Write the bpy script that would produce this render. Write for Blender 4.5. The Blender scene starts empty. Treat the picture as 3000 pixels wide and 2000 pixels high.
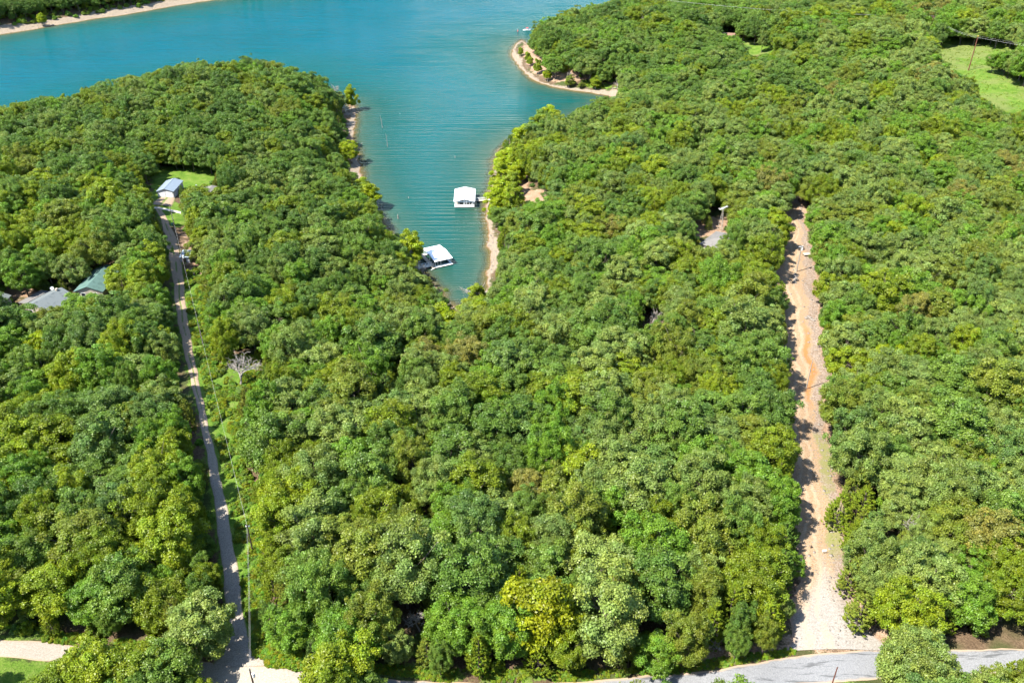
import bpy, math, random
import numpy as np
from mathutils import Vector

# ------------------------------------------------------------------ camera, sky, sun, exposure
scene = bpy.context.scene
COL = scene.collection
F, PITCH, CAMZ = 2450.0, math.radians(32.2), 130.0        # focal length in photo pixels, tilt down, height
cam_d = bpy.data.cameras.new('camera'); cam = bpy.data.objects.new('camera', cam_d); COL.objects.link(cam)
cam.location = (0, 0, CAMZ); cam.rotation_euler = (math.pi/2 - PITCH, 0, 0)
cam_d.sensor_width = 36.0; cam_d.lens = F/3000*36; cam_d.clip_start = 1; cam_d.clip_end = 12000
scene.camera = cam

SUN_EL, SUN_DIR = math.radians(55), (-0.88, -0.47)          # where the sun stands: to the left, a little behind the camera
world = bpy.data.worlds.new('World'); scene.world = world; world.use_nodes = True
wn = world.node_tree; wn.nodes.clear()
sky = wn.nodes.new('ShaderNodeTexSky'); sky.sky_type = 'NISHITA'; sky.sun_disc = False
sky.sun_elevation = SUN_EL; sky.sun_rotation = math.atan2(SUN_DIR[0], SUN_DIR[1])
sky.air_density = 1.0; sky.dust_density = 0.3; sky.ozone_density = 1.0
bg = wn.nodes.new('ShaderNodeBackground'); bg.inputs[1].default_value = 0.125
wo = wn.nodes.new('ShaderNodeOutputWorld')
wn.links.new(sky.outputs[0], bg.inputs[0]); wn.links.new(bg.outputs[0], wo.inputs[0])

sd = bpy.data.lights.new('sun', 'SUN'); sd.energy = 4.9; sd.angle = math.radians(0.53); sd.color = (1.0, 0.94, 0.84)
sun = bpy.data.objects.new('sun', sd); COL.objects.link(sun)
s_ = Vector((SUN_DIR[0]*math.cos(SUN_EL), SUN_DIR[1]*math.cos(SUN_EL), math.sin(SUN_EL)))
sun.rotation_euler = s_.to_track_quat('Z', 'Y').to_euler(); sun.location = (-200, -100, 400)

vs = scene.view_settings
vs.view_transform = 'Standard'; vs.look = 'None'; vs.gamma = 1.0; vs.use_curve_mapping = False
vs.exposure = 1.68
scene.cycles.max_bounces = 5; scene.cycles.diffuse_bounces = 2; scene.cycles.glossy_bounces = 2
scene.cycles.transmission_bounces = 4; scene.cycles.transparent_max_bounces = 5
scene.cycles.use_denoising = True; scene.cycles.use_adaptive_sampling = True; scene.cycles.adaptive_threshold = .03

rng = np.random.default_rng(7); random.seed(7)

# ------------------------------------------------------------------ projection: a photo pixel is a direction, the ground gives the distance
CT, ST = math.cos(PITCH), math.sin(PITCH)
def project(P):
    P = np.asarray(P, float); y, z = P[..., 1], P[..., 2] - CAMZ
    dep = y*CT - z*ST; up = y*ST + z*CT
    dep = np.where(dep < 1, 1, dep)
    return np.stack([1500 + F*P[..., 0]/dep, 1000 - F*up/dep], -1), dep
def ray(px, py):
    a, b = (px-1500)/F, (1000-py)/F
    return np.array([a, CT + b*ST, -ST + b*CT])
def at_plane(px, py, z):
    d = ray(px, py); t = (z-CAMZ)/d[2]; return np.array([0, 0, CAMZ]) + d*t

WATER_Z = -18.0
# ------------------------------------------------------------------ shoreline (pixels on the water plane; hidden shores sit just behind the trees that hide them)
def W(pts, z=WATER_Z): return [tuple(at_plane(x, y, z)[:2]) for x, y in pts]
def back(pts, dz, dy): return [(x, y+dy) for x, y in W(pts, WATER_Z+dz)]
shore_w = []
north_left = back([(-420,400),(-200,348),(0,312),(110,292),(220,258),(330,240),(450,212),(560,192),(680,178),(750,170),(850,200),(930,222),(985,245),(1005,268)], 15, 6)
shore_w += [(-4200, north_left[0][1]-60)] + north_left
shore_w += W([(1022,296),(1046,322),(1041,340),(1043,356),(1038,386),(1036,418),(1048,438),(1051,460),(1056,491),(1058,530),(1075,565),(1098,605),(1117,637),(1131,659),(1147,688),(1175,722),
  (1205,752),(1228,782),(1248,803),(1272,832),(1285,843),(1300,872),(1320,893),(1338,904),(1362,903),(1384,892),(1408,866),(1426,841),(1424,803),(1439,771),(1431,722),(1432,682),(1427,650),
  (1422,622),(1425,584),(1437,546),(1444,508),(1446,470),(1462,440),(1500,410),(1545,390),(1600,372),(1660,352),(1715,322),(1760,304),(1803,288),
  (1775,280),(1748,275),(1715,270),(1681,266),(1650,261),(1623,255),(1595,248),(1569,239),(1550,226),(1534,210),(1520,196),(1509,180),(1500,168),(1498,156),(1502,141),(1514,128),(1530,117)])
north_right = back([(1556,80),(1591,62),(1623,46),(1697,22),(1767,8),(1860,2),(2000,6),(2120,14),(2230,16),(2330,18),(2400,14),(2460,0),(2520,-16),(2600,-40)], 15, 6)
shore_w += north_right + [(north_right[-1][0]+40, 1500), (900, 4200), (4200, 4200), (4200, -4200), (-4200, -4200)]
far_w = W([(-600,205),(-300,152),(0,102),(80,90),(159,75),(230,64),(287,54),(345,47),(399,38),(455,28),(510,18),(575,8),(640,-1),(740,-16),(900,-42),(1100,-80)])
far_w = [(-4200, far_w[0][1]-500)] + far_w + [(far_w[-1][0]+200, far_w[-1][1]+900), (400, 4200), (-4200, 4200)]
LANDS = [np.array(shore_w), np.array(far_w)]

def inside(poly, X, Y):
    r = np.zeros(X.shape, bool); n = len(poly)
    for i in range(n):
        x0, y0 = poly[i]; x1, y1 = poly[(i+1) % n]
        if y0 == y1: continue
        c = ((y0 > Y) != (y1 > Y)) & (X < (x1-x0)*(Y-y0)/(y1-y0) + x0); r ^= c
    return r
def sdf(poly, X, Y, closed=True):
    d = np.full(X.shape, 1e9); n = len(poly)
    for i in range(n if closed else n-1):
        x0, y0 = poly[i]; x1, y1 = poly[(i+1) % n]; ex, ey = x1-x0, y1-y0
        t = np.clip(((X-x0)*ex + (Y-y0)*ey)/max(ex*ex+ey*ey, 1e-9), 0, 1)
        d = np.minimum(d, np.hypot(X-x0-t*ex, Y-y0-t*ey))
    return np.where(inside(poly, X, Y), d, -d) if closed else d

def waves2(X, Y, seed, L, n=5):
    r = np.random.default_rng(seed); o = np.zeros(np.shape(X))
    for k in range(n):
        a = r.uniform(0, 6.283); w = 6.283/(L*r.uniform(.6, 1.6)); o = o + np.sin((X*math.cos(a)+Y*math.sin(a))*w + r.uniform(0, 6.283))
    return o/n**.5
def sst(a, b, x):
    t = np.clip((x-a)/(b-a), 0, 1); return t*t*(3-2*t)

GS = 2.5; GX0, GX1, GY0, GY1 = -640, 640, 20, 1100
gx = np.arange(GX0, GX1+.1, GS); gy = np.arange(GY0, GY1+.1, GS)
gx = np.concatenate([-np.geomspace(4000, 700, 10), gx, np.geomspace(700, 4000, 10)])
gy = np.concatenate([-np.geomspace(4000, 60, 8), gy, np.geomspace(1160, 4000, 8)])
XX, YY = np.meshgrid(gx, gy)
SD = np.maximum(sdf(LANDS[0], XX, YY), sdf(LANDS[1], XX, YY))
SD = SD + np.where(np.abs(SD) < 60, .5*waves2(XX, YY, 1, 9) + .35*waves2(XX, YY, 2, 4), 0)
def rise(d): return np.where(d > 0, .13*np.minimum(d, 7) + 17.5*(1-np.exp(-np.maximum(d-4, 0)/52)), np.maximum(.16*d, -9))
hill = 12*sst(90, 380, XX)*sst(150, 420, YY) - 4*sst(60, 200, -XX)*0
ZZ = WATER_Z + rise(SD) + np.where(SD > 0, sst(5, 60, SD)*(hill + 1.2*waves2(XX, YY, 3, 90) + .25*waves2(XX, YY, 4, 14)), 0)
ZZ += 16*sst(20, 150, SD)*inside(LANDS[1], XX, YY)
def interp(A, x, y):
    x = np.asarray(x, float); y = np.asarray(y, float)
    i = np.clip(np.searchsorted(gx, x)-1, 0, len(gx)-2); j = np.clip(np.searchsorted(gy, y)-1, 0, len(gy)-2)
    u = np.clip((x-gx[i])/(gx[i+1]-gx[i]), 0, 1); v = np.clip((y-gy[j])/(gy[j+1]-gy[j]), 0, 1)
    return A[j, i]*(1-u)*(1-v) + A[j, i+1]*u*(1-v) + A[j+1, i]*(1-u)*v + A[j+1, i+1]*u*v
def ground(x, y): return interp(ZZ, x, y)
_t = np.arange(90, 1500, .5)
def at(px, py, h=0.0):
    """the point over the ground (h metres up) that a photo pixel looks at"""
    d = ray(px, py); P = np.array([0, 0, CAMZ]) + d*_t[:, None]
    e = P[:, 2] - np.maximum(ground(P[:, 0], P[:, 1]), WATER_Z) - h
    k = np.argmax(e < 0)
    if k == 0: return at_plane(px, py, -2)
    f = e[k-1]/(e[k-1]-e[k]); return P[k-1]*(1-f) + P[k]*f
# ------------------------------------------------------------------ what of the ground, water and roofs the photo shows: no crown may stand in front of it
CLEAR = [
 # open water and bare shore
 [(-60,90),(0,85),(150,60),(300,38),(450,14),(520,-5),(1830,-5),(1767,6),(1697,22),(1640,44),(1591,64),(1560,82),(1552,100),(1536,116),(1547,128),(1559,153),(1579,166),(1591,198),(1630,220),(1661,218),(1687,218),(1706,230),(1764,240),(1808,250),(1818,265),(1799,286),(1760,286),
  (1735,300),(1706,308),(1661,337),(1648,345),(1641,306),(1624,302),(1608,312),(1590,327),(1566,337),(1564,362),(1530,377),(1502,369),(1490,400),(1456,418),(1437,470),(1440,500),(1442,520),(1432,560),(1424,590),(1418,620),(1432,644),
  (1449,648),(1455,673),(1453,705),(1455,731),(1444,747),(1455,766),(1444,785),(1449,810),(1439,849),(1423,861),(1402,872),(1380,880),(1352,893),(1334,896),(1325,885),(1302,870),(1290,850),(1276,833),(1250,800),(1238,785),(1232,760),(1238,750),(1234,731),(1221,699),(1208,676),(1187,671),(1165,690),(1148,688),(1128,660),(1117,635),
  (1110,610),(1104,590),(1119,571),(1106,555),(1087,530),(1056,533),(1040,507),(1026,498),(1034,475),(1045,462),(1042,424),(1029,415),(1012,405),(1020,386),(1023,370),(1015,335),(1013,319),(1050,322),(1023,303),(1020,281),(1029,255),(1013,231),(986,234),(951,215),(919,196),(893,196),(874,205),(846,193),(807,175),(750,164),(721,165),
  (695,183),(574,180),(542,189),(520,180),(504,202),(472,196),(446,212),(399,221),(373,221),(351,234),(328,237),(297,221),(287,253),(265,237),(220,253),(223,285),(179,285),(143,285),(105,275),(102,295),(64,295),(0,309),(-60,322)],
 # gravel lane and the cleared strip beside it
 [(470,640),(478,655),(488,697),(492,744),(505,815),(513,880),(519,915),(537,1030),(565,1144),(590,1259),(615,1400),(634,1553),(650,1706),(660,1859),(640,1925),(785,1925),(775,1897),(758,1859),(742,1802),(750,1744),(765,1706),(761,1591),(748,1476),(725,1400),(719,1374),(704,1297),(685,1221),(693,1163),(673,1125),(640,1075),(612,1014),(601,953),(597,877),(590,815),(584,783),(557,764),(555,729),(545,706),(540,665),(535,623),(526,604),(510,591),(500,600),(490,640)],
 # lawn, garage and drive
 [(440,521),(472,496),(516,493),(600,493),(625,505),(620,528),(613,540),(590,533),(560,540),(536,538),(512,550),(512,590),(523,595),(539,623),(523,655),(472,652),(468,623),(453,610),(459,578),(467,558),(446,540)],
 # dirt track
 [(2306,600),(2346,600),(2352,659),(2364,693),(2386,751),(2386,817),(2380,851),(2396,903),(2400,1000),(2424,1084),(2424,1130),(2390,1175),(2420,1214),(2396,1257),(2418,1290),(2443,1378),(2458,1483),(2475,1571),(2466,1670),(2485,1725),(2515,1821),(2600,1893),(2600,1930),(2310,1930),(2337,1821),(2349,1725),(2357,1630),(2350,1571),(2352,1483),(2336,1378),(2333,1290),(2330,1257),(2328,1214),(2322,1175),(2320,1130),(2322,1084),(2312,1002),(2310,925),(2308,851),(2284,817),(2302,751),(2317,693),(2328,659)],
 # county road, the parts that trees do not hide
 [(-60,1855),(0,1858),(236,1884),(236,1893),(190,1900),(120,1928),(125,2010),(-60,2010)],
 [(530,1915),(600,1930),(660,1925),(785,1930),(905,1958),(905,2010),(535,2010)],
 [(1100,1978),(1300,1985),(1690,1990),(2000,1960),(2150,1935),(2330,1905),(2590,1893),(2590,1950),(2570,2010),(1100,2010)],
 [(2790,1895),(3060,1892),(3060,1925),(2860,1935),(2785,1925)],
 # field on the right
 [(2750,125),(2837,119),(2963,123),(2974,145),(2891,159),(2876,188),(2920,213),(2978,228),(3060,262),(3060,310),(2927,325),(2920,307),(2880,285),(2855,235),(2786,199),(2753,152)],
 # small clearings
 [(2180,125),(2260,125),(2268,155),(2200,160)],
 [(143,875),(160,860),(195,868),(195,893),(170,895)],
 # roofs that show through the trees
 [(226,850),(240,838),(311,787),(300,830),(312,838),(302,862),(290,870),(262,850)],
 [(46,882),(78,862),(121,856),(150,876),(174,894),(140,896),(118,908),(84,908),(70,890)],
 [(588,534),(600,531),(612,540),(612,552),(598,548)], [(558,530),(568,530),(568,545),(558,545)],
 [(0,878),(12,882),(8,906),(0,910)],
 [(2038,690),(2051,676),(2115,669),(2112,690),(2104,716),(2090,722),(2064,706)],
 [(2098,614),(2126,614),(2120,670),(2102,670)],
 [(2128,88),(2155,92),(2155,106),(2128,103)],
 # bare ground behind the shore trees of the cove
 [(665,1062),(742,1052),(745,1120),(690,1130)], [(1885,935),(1925,935),(1912,966),(1895,966)],
 [(1512,512),(1536,512),(1546,560),(1600,562),(1600,580),(1560,590),(1512,574)],
]
KEEP = []                                     # points of small things (roofs, poles, snags) that must stay in view
MS = 3                                        # mask cell in photo pixels
mw, mh = 3120//MS, 2130//MS                   # the frame plus a margin of 60 px
mX, mY = np.meshgrid((np.arange(mw)+.5)*MS - 60, (np.arange(mh)+.5)*MS - 60)
MASK = np.zeros((mh, mw), bool)
for p in CLEAR: MASK |= inside(p, mX, mY)
def masked(uv):
    i = ((uv[..., 0]+60)/MS).astype(int); j = ((uv[..., 1]+60)/MS).astype(int)
    ok = (i >= 0) & (i < mw) & (j >= 0) & (j < mh)
    return ok & MASK[np.clip(j, 0, mh-1), np.clip(i, 0, mw-1)]

def wpoly(px): return np.array([at(x, y)[:2] for x, y in px])
# lane, track and road edges in photo pixels
LANE_L = [(452,606),(466,632),(474,652),(485,697),(491,744),(507,815),(513,900),(538,1030),(566,1144),(591,1259),(617,1400),(637,1553),(656,1706),(666,1859),(650,1920),(610,1950)]
LANE_R = [(470,606),(484,632),(496,652),(517,697),(529,744),(539,815),(545,900),(566,1030),(589,1144),(614,1259),(648,1400),(677,1553),(704,1706),(721,1859),(752,1912),(800,1950)]
TRACK_L = [(2296,575),(2304,602),(2322,659),(2312,693),(2296,751),(2276,817),(2298,851),(2300,903),(2300,1000),(2312,1084),(2308,1130),(2310,1175),(2316,1214),(2318,1257),(2320,1290),(2324,1378),(2338,1483),(2334,1571),(2338,1670),(2338,1725),(2330,1821),(2290,1905)]
TRACK_R = [(2340,575),(2348,602),(2357,659),(2368,693),(2389,751),(2389,817),(2384,851),(2400,903),(2406,1000),(2430,1084),(2430,1130),(2410,1175),(2426,1214),(2416,1257),(2424,1290),(2446,1378),(2462,1483),(2478,1571),(2474,1670),(2490,1725),(2520,1821),(2615,1905)]
ROAD_T = [(-700,1790),(-400,1836),(-200,1858),(0,1872),(236,1893),(400,1912),(560,1930),(700,1948),(900,1966),(1100,1986),(1300,1999),(1500,2004),(1690,1998),(2000,1974),(2150,1952),(2330,1920),(2450,1908),(2590,1899),(2800,1902),(3000,1900),(3300,1890),(3700,1870)]
ROAD_B = [(-700,1832),(-400,1880),(-200,1906),(0,1922),(236,1946),(400,1966),(560,1988),(700,2010),(900,2032),(1100,2056),(1300,2074),(1500,2082),(1690,2076),(2000,2054),(2150,2034),(2330,2008),(2450,1998),(2590,1988),(2800,1980),(3000,1972),(3300,1955),(3700,1930)]
mid = lambda A, B: [((a[0]+b[0])/2, (a[1]+b[1])/2) for a, b in zip(A, B)]
lane_c, track_c, road_c = wpoly(mid(LANE_L, LANE_R)), wpoly(mid(TRACK_L, TRACK_R)), wpoly(mid(ROAD_T, ROAD_B))

GRASS = [
 [(440,505),(472,488),(516,482),(600,482),(632,495),(640,530),(615,548),(560,552),(512,560),(505,585),(535,600),(548,640),(545,668),(470,662),(455,625),(440,560)],
 [(485,697),(500,815),(505,900),(530,1030),(558,1144),(583,1259),(605,1400),(625,1553),(640,1706),(650,1880),(800,1930),(790,1850),(775,1700),(770,1590),(757,1476),(728,1374),(712,1297),(705,1163),(680,1125),(650,1075),(620,1014),(608,953),(603,877),(597,815),(575,790),(545,800),(530,744)],
 [(-60,1820),(236,1858),(420,1880),(420,1900),(236,1890),(-60,1868)], [(-60,1925),(236,1948),(400,1968),(560,1990),(700,2012),(640,2100),(-60,2100)],
 [(905,1940),(1300,1960),(1690,1962),(1900,1958),(2150,1920),(2330,1895),(2330,1915),(2150,1948),(2000,1972),(1690,1995),(1300,1997),(900,1964)],
 [(900,2034),(1690,2078),(2330,2010),(3000,1975),(3000,2150),(900,2150)],
 [(2735,110),(2837,108),(2980,112),(2990,150),(2900,165),(2890,188),(2930,208),(2990,222),(3100,255),(3100,340),(2927,350),(2905,320),(2865,295),(2840,245),(2776,210),(2740,155)],
 [(2170,118),(2270,118),(2280,160),(2190,165)], [(130,862),(165,845),(205,860),(210,900),(150,915),(110,915)],
 [(2370,1285),(2395,1280),(2445,1370),(2440,1400),(2400,1385),(2378,1340)], [(2396,1455),(2440,1470),(2455,1560),(2440,1640),(2412,1620),(2402,1540)],
 [(650,1045),(755,1040),(765,1140),(690,1150)],
 [(765,1870),(905,1900),(915,1962),(790,1945)],
 [(1700,235),(1764,240),(1812,255),(1780,262),(1720,256)],
]
DIRT = [
 [(1475,505),(1536,500),(1556,555),(1612,558),(1615,590),(1560,615),(1500,610),(1440,640),(1440,560)],
 [(1997,640),(2130,632),(2135,690),(2040,700),(1990,690)], [(2275,600),(2360,590),(2400,700),(2410,1000),(2440,1130),(2440,1300),(2500,1600),(2540,1821),(2720,1900),(2590,1905),(2300,1915),(2320,1800),(2330,1600),(2300,1300),(2290,1000),(2240,820),(2290,720)],
 [(530,660),(550,660),(570,760),(600,790),(606,850),(560,840),(540,760)], [(1900,1925),(2150,1880),(2330,1860),(2330,1910),(2150,1945),(1990,1965)], [(0,845),(60,828),(140,850),(140,875),(0,875)],
 [(1535,112),(1600,140),(1640,200),(1700,215),(1700,240),(1620,240),(1560,215),(1530,160)],
]
def area_sdf(polys):
    A = np.full(XX.shape, -60.0)
    for p in polys:
        w = wpoly(p); x0, y0 = w.min(0)-60; x1, y1 = w.max(0)+60
        i = np.where((gx > x0) & (gx < x1))[0]; j = np.where((gy > y0) & (gy < y1))[0]
        s = np.ix_(j, i); A[s] = np.maximum(A[s], sdf(w, XX[s], YY[s]))
    return A
A_GRASS, A_DIRT = area_sdf(GRASS), area_sdf(DIRT)
# ------------------------------------------------------------------ node helpers and materials
class NT:
    def __init__(s, name):
        s.m = bpy.data.materials.new(name); s.m.use_nodes = True; s.t = s.m.node_tree; s.t.nodes.clear()
        s.out = s.n('ShaderNodeOutputMaterial')
    def n(s, t, **k):
        x = s.t.nodes.new(t)
        for a, b in k.items(): setattr(x, a, b)
        return x
    def set(s, i, v):
        if hasattr(v, 'is_output'): s.t.links.new(v, i)
        elif v is not None: i.default_value = v
    def attr(s, name, typ='GEOMETRY', out='Fac'): return s.n('ShaderNodeAttribute', attribute_name=name, attribute_type=typ).outputs[out]
    def math(s, op, a, b=None, clamp=False):
        x = s.n('ShaderNodeMath', operation=op, use_clamp=clamp); s.set(x.inputs[0], a); s.set(x.inputs[1], b); return x.outputs[0]
    def noise(s, scale, detail=3, rough=.55, vec=None, out=0, dist=0):
        x = s.n('ShaderNodeTexNoise'); x.inputs['Scale'].default_value = scale; x.inputs['Detail'].default_value = detail
        x.inputs['Roughness'].default_value = rough; x.inputs['Distortion'].default_value = dist
        s.set(x.inputs['Vector'], vec if vec is not None else s.pos()); return x.outputs[out]
    def pos(s):
        if not hasattr(s, '_p'): s._p = s.n('ShaderNodeNewGeometry').outputs['Position']
        return s._p
    def ramp(s, f, stops):
        x = s.n('ShaderNodeValToRGB'); e = x.color_ramp.elements
        while len(e) < len(stops): e.new(.5)
        for q, (p, c) in zip(e, stops): q.position = p; q.color = (*c, 1) if len(c) == 3 else c
        s.set(x.inputs[0], f); return x.outputs[0]
    def step(s, x, a, b):
        q = s.n('ShaderNodeMapRange', interpolation_type='SMOOTHSTEP'); s.set(q.inputs[0], x); q.inputs[1].default_value = a; q.inputs[2].default_value = b; return q.outputs[0]
    def mix(s, f, a, b, mode='MIX'):
        x = s.n('ShaderNodeMix', data_type='RGBA', blend_type=mode); s.set(x.inputs[0], f)
        s.set(x.inputs[6], (*a, 1) if isinstance(a, tuple) and len(a) == 3 else a); s.set(x.inputs[7], (*b, 1) if isinstance(b, tuple) and len(b) == 3 else b); return x.outputs[2]
    def bump(s, h, strength=.5, dist=.1, normal=None):
        x = s.n('ShaderNodeBump'); x.inputs['Strength'].default_value = strength; x.inputs['Distance'].default_value = dist; s.set(x.inputs['Height'], h)
        if normal is not None: s.set(x.inputs['Normal'], normal)
        return x.outputs[0]
    def bsdf(s, color, rough=.9, normal=None, metallic=0.0, spec=.3):
        x = s.n('ShaderNodeBsdfPrincipled'); s.set(x.inputs['Base Color'], (*color, 1) if isinstance(color, tuple) else color); s.set(x.inputs['Roughness'], rough)
        x.inputs['Metallic'].default_value = metallic; x.inputs['Specular IOR Level'].default_value = spec
        if normal is not None: s.set(x.inputs['Normal'], normal)
        return x.outputs[0]
    def done(s, sh): s.t.links.new(sh, s.out.inputs[0]); return s.m
M = {}
def simple(name, c, rough=.7, var=.15, scale=3.0, metallic=0.0, spec=.3):
    t = NT(name); f = t.noise(scale, 4); a = tuple(max(0, v*(1-var)) for v in c); b = tuple(v*(1+var) for v in c)
    M[name] = t.done(t.bsdf(t.mix(f, a, b), rough, None, metallic, spec)); return M[name]
for nm, c, kw in [('white_paint', (.74,.75,.74), dict(var=.06, rough=.5)), ('white_metal_roof', (.80,.82,.84), dict(var=.05, rough=.4, scale=.6)), ('blue_metal_roof', (.165,.205,.245), dict(var=.12, rough=.45, scale=.8)),
    ('pale_blue_roof', (.26,.32,.37), dict(var=.12, rough=.45)), ('tan_siding', (.36,.31,.25), dict(var=.12)), ('grey_siding', (.40,.41,.42), dict(var=.08)), ('brown_siding', (.16,.10,.07), {}),
    ('deck_wood', (.38,.33,.27), dict(var=.25, scale=2.5)), ('pole_wood', (.07,.05,.038), dict(var=.3, scale=6)), ('grey_pole_wood', (.27,.245,.21), dict(var=.25, scale=6)), ('rust_pole_wood', (.13,.045,.03), dict(var=.3, scale=5)),
    ('float_black', (.015,.015,.017), {}), ('steel', (.55,.56,.58), dict(rough=.35, metallic=.7)), ('dark_glass', (.02,.025,.03), dict(rough=.1, spec=.6)), ('red_canvas', (.5,.07,.06), {}), ('yellow_plastic', (.7,.5,.02), {}),
    ('green_box', (.03,.10,.07), {}), ('dark_interior', (.05,.045,.04), {}), ('dead_wood', (.25,.225,.195), dict(var=.25, scale=4)), ('bark', (.10,.082,.062), dict(var=.35, scale=3)), ('pale_bark', (.40,.37,.31), dict(var=.35, scale=2)),
    ('cable', (.30,.30,.30), {}), ('rock', (.19,.165,.14), dict(var=.3, scale=1.5)), ('concrete', (.48,.44,.38), dict(var=.12)), ('skin', (.45,.26,.19), {}), ('blue_cloth', (.05,.10,.25), {})]:
    simple(nm, c, **kw)
def shingle(name, a, b):
    t = NT(name); f = t.noise(6, 5, .7); g = t.noise(.7, 3); c = t.mix(f, a, b); c = t.mix(t.step(g, .5, .75), c, tuple(v*.75 for v in a))
    M[name] = t.done(t.bsdf(c, .85, t.bump(f, .3, .05)))
shingle('green_shingle', (.055,.105,.092), (.085,.15,.13)); shingle('grey_shingle', (.115,.11,.105), (.165,.158,.15)); shingle('dark_shingle', (.085,.10,.105), (.14,.16,.16)); shingle('brown_shingle', (.14,.085,.06), (.2,.13,.09))

# leaves: colour comes from each tree's own tint, varied from bough to bough
def leaf_mat(name, trans=.36, spec=.32, rough=.45):
    t = NT(name); tint = t.attr('tint', 'INSTANCER', 'Color'); cl = t.attr('bough', 'GEOMETRY', 'Color')
    c = t.mix(1.0, tint, cl, 'MULTIPLY')
    p = t.bsdf(c, rough, None, 0, spec)
    tr = t.n('ShaderNodeBsdfTranslucent'); t.set(tr.inputs[0], t.mix(1.0, c, (1.1, 1.2, .5), 'MULTIPLY'))
    mx = t.n('ShaderNodeMixShader'); mx.inputs[0].default_value = trans; t.t.links.new(p, mx.inputs[1]); t.t.links.new(tr.outputs[0], mx.inputs[2])
    M[name] = t.done(mx.outputs[0])
leaf_mat('leaf'); leaf_mat('needle', .15, .2, .6)

# the ground: leaf litter, grass, bare soil and the pale stony shore, blended where each one lies
def ground_mat():
    t = NT('ground'); sdv, ga, da = t.attr('shore'), t.attr('grass'), t.attr('dirt')
    n1, n2, n3 = t.noise(.35, 4), t.noise(2.5, 4, .65), t.noise(.06, 3)
    wob = t.math('MULTIPLY', t.math('SUBTRACT', n1, .5), 7.0)
    wob2 = t.math('MULTIPLY', t.math('SUBTRACT', n2, .5), 3.0)
    lit = t.ramp(t.math('ADD', t.math('MULTIPLY', n2, .7), t.math('MULTIPLY', n1, .3)), [(.3, (.045,.03,.018)), (.5, (.10,.068,.042)), (.7, (.17,.12,.075))])
    lit = t.mix(t.step(n3, .45, .65), lit, (.045, .06, .018))
    gr = t.ramp(t.math('ADD', t.math('MULTIPLY', n1, .5), t.math('MULTIPLY', n2, .5)), [(.34, (.04,.088,.012)), (.48, (.078,.145,.016)), (.58, (.115,.17,.03)), (.70, (.19,.185,.075))])
    gxp = t.n('ShaderNodeSeparateXYZ'); t.set(gxp.inputs[0], t.pos()); hay = t.math('MULTIPLY', t.step(gxp.outputs[0], 100, 140), t.step(t.math('ADD', t.noise(.05, 4), t.math('MULTIPLY', n2, .15)), .50, .66))
    gr = t.mix(t.math('MULTIPLY', hay, .5), gr, (.15, .15, .06))
    so = t.ramp(t.math('ADD', t.math('MULTIPLY', n2, .6), t.math('MULTIPLY', n1, .4)), [(.3, (.14,.085,.052)), (.5, (.25,.165,.108)), (.68, (.36,.27,.195))])
    be = t.ramp(t.math('ADD', t.math('MULTIPLY', n2, .6), t.math('MULTIPLY', t.noise(9, 3), .4)), [(.3, (.11,.085,.06)), (.5, (.225,.18,.13)), (.68, (.36,.315,.26))])
    c = t.mix(t.step(t.math('ADD', da, t.math('ADD', wob, wob2)), -.5, 1.2), lit, so)
    c = t.mix(t.step(t.math('ADD', ga, t.math('ADD', wob, wob2)), -.4, .8), c, gr)
    sh = t.math('ADD', sdv, t.math('ADD', t.math('MULTIPLY', wob, .7), wob2))
    bw = t.attr('beach')
    bm = t.step(t.math('SUBTRACT', bw, sh), -.4, .6)
    c = t.mix(bm, c, be)
    c = t.mix(t.step(t.math('ADD', sdv, t.math('MULTIPLY', wob2, .25)), 0.8, .2), c, (.16, .10, .05))
    c = t.mix(t.step(sdv, .1, -3.5), c, (.13, .12, .07))
    M['ground'] = t.done(t.bsdf(c, .95, t.bump(t.math('ADD', n2, n1), .7, .5), 0, .1))
ground_mat()

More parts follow.
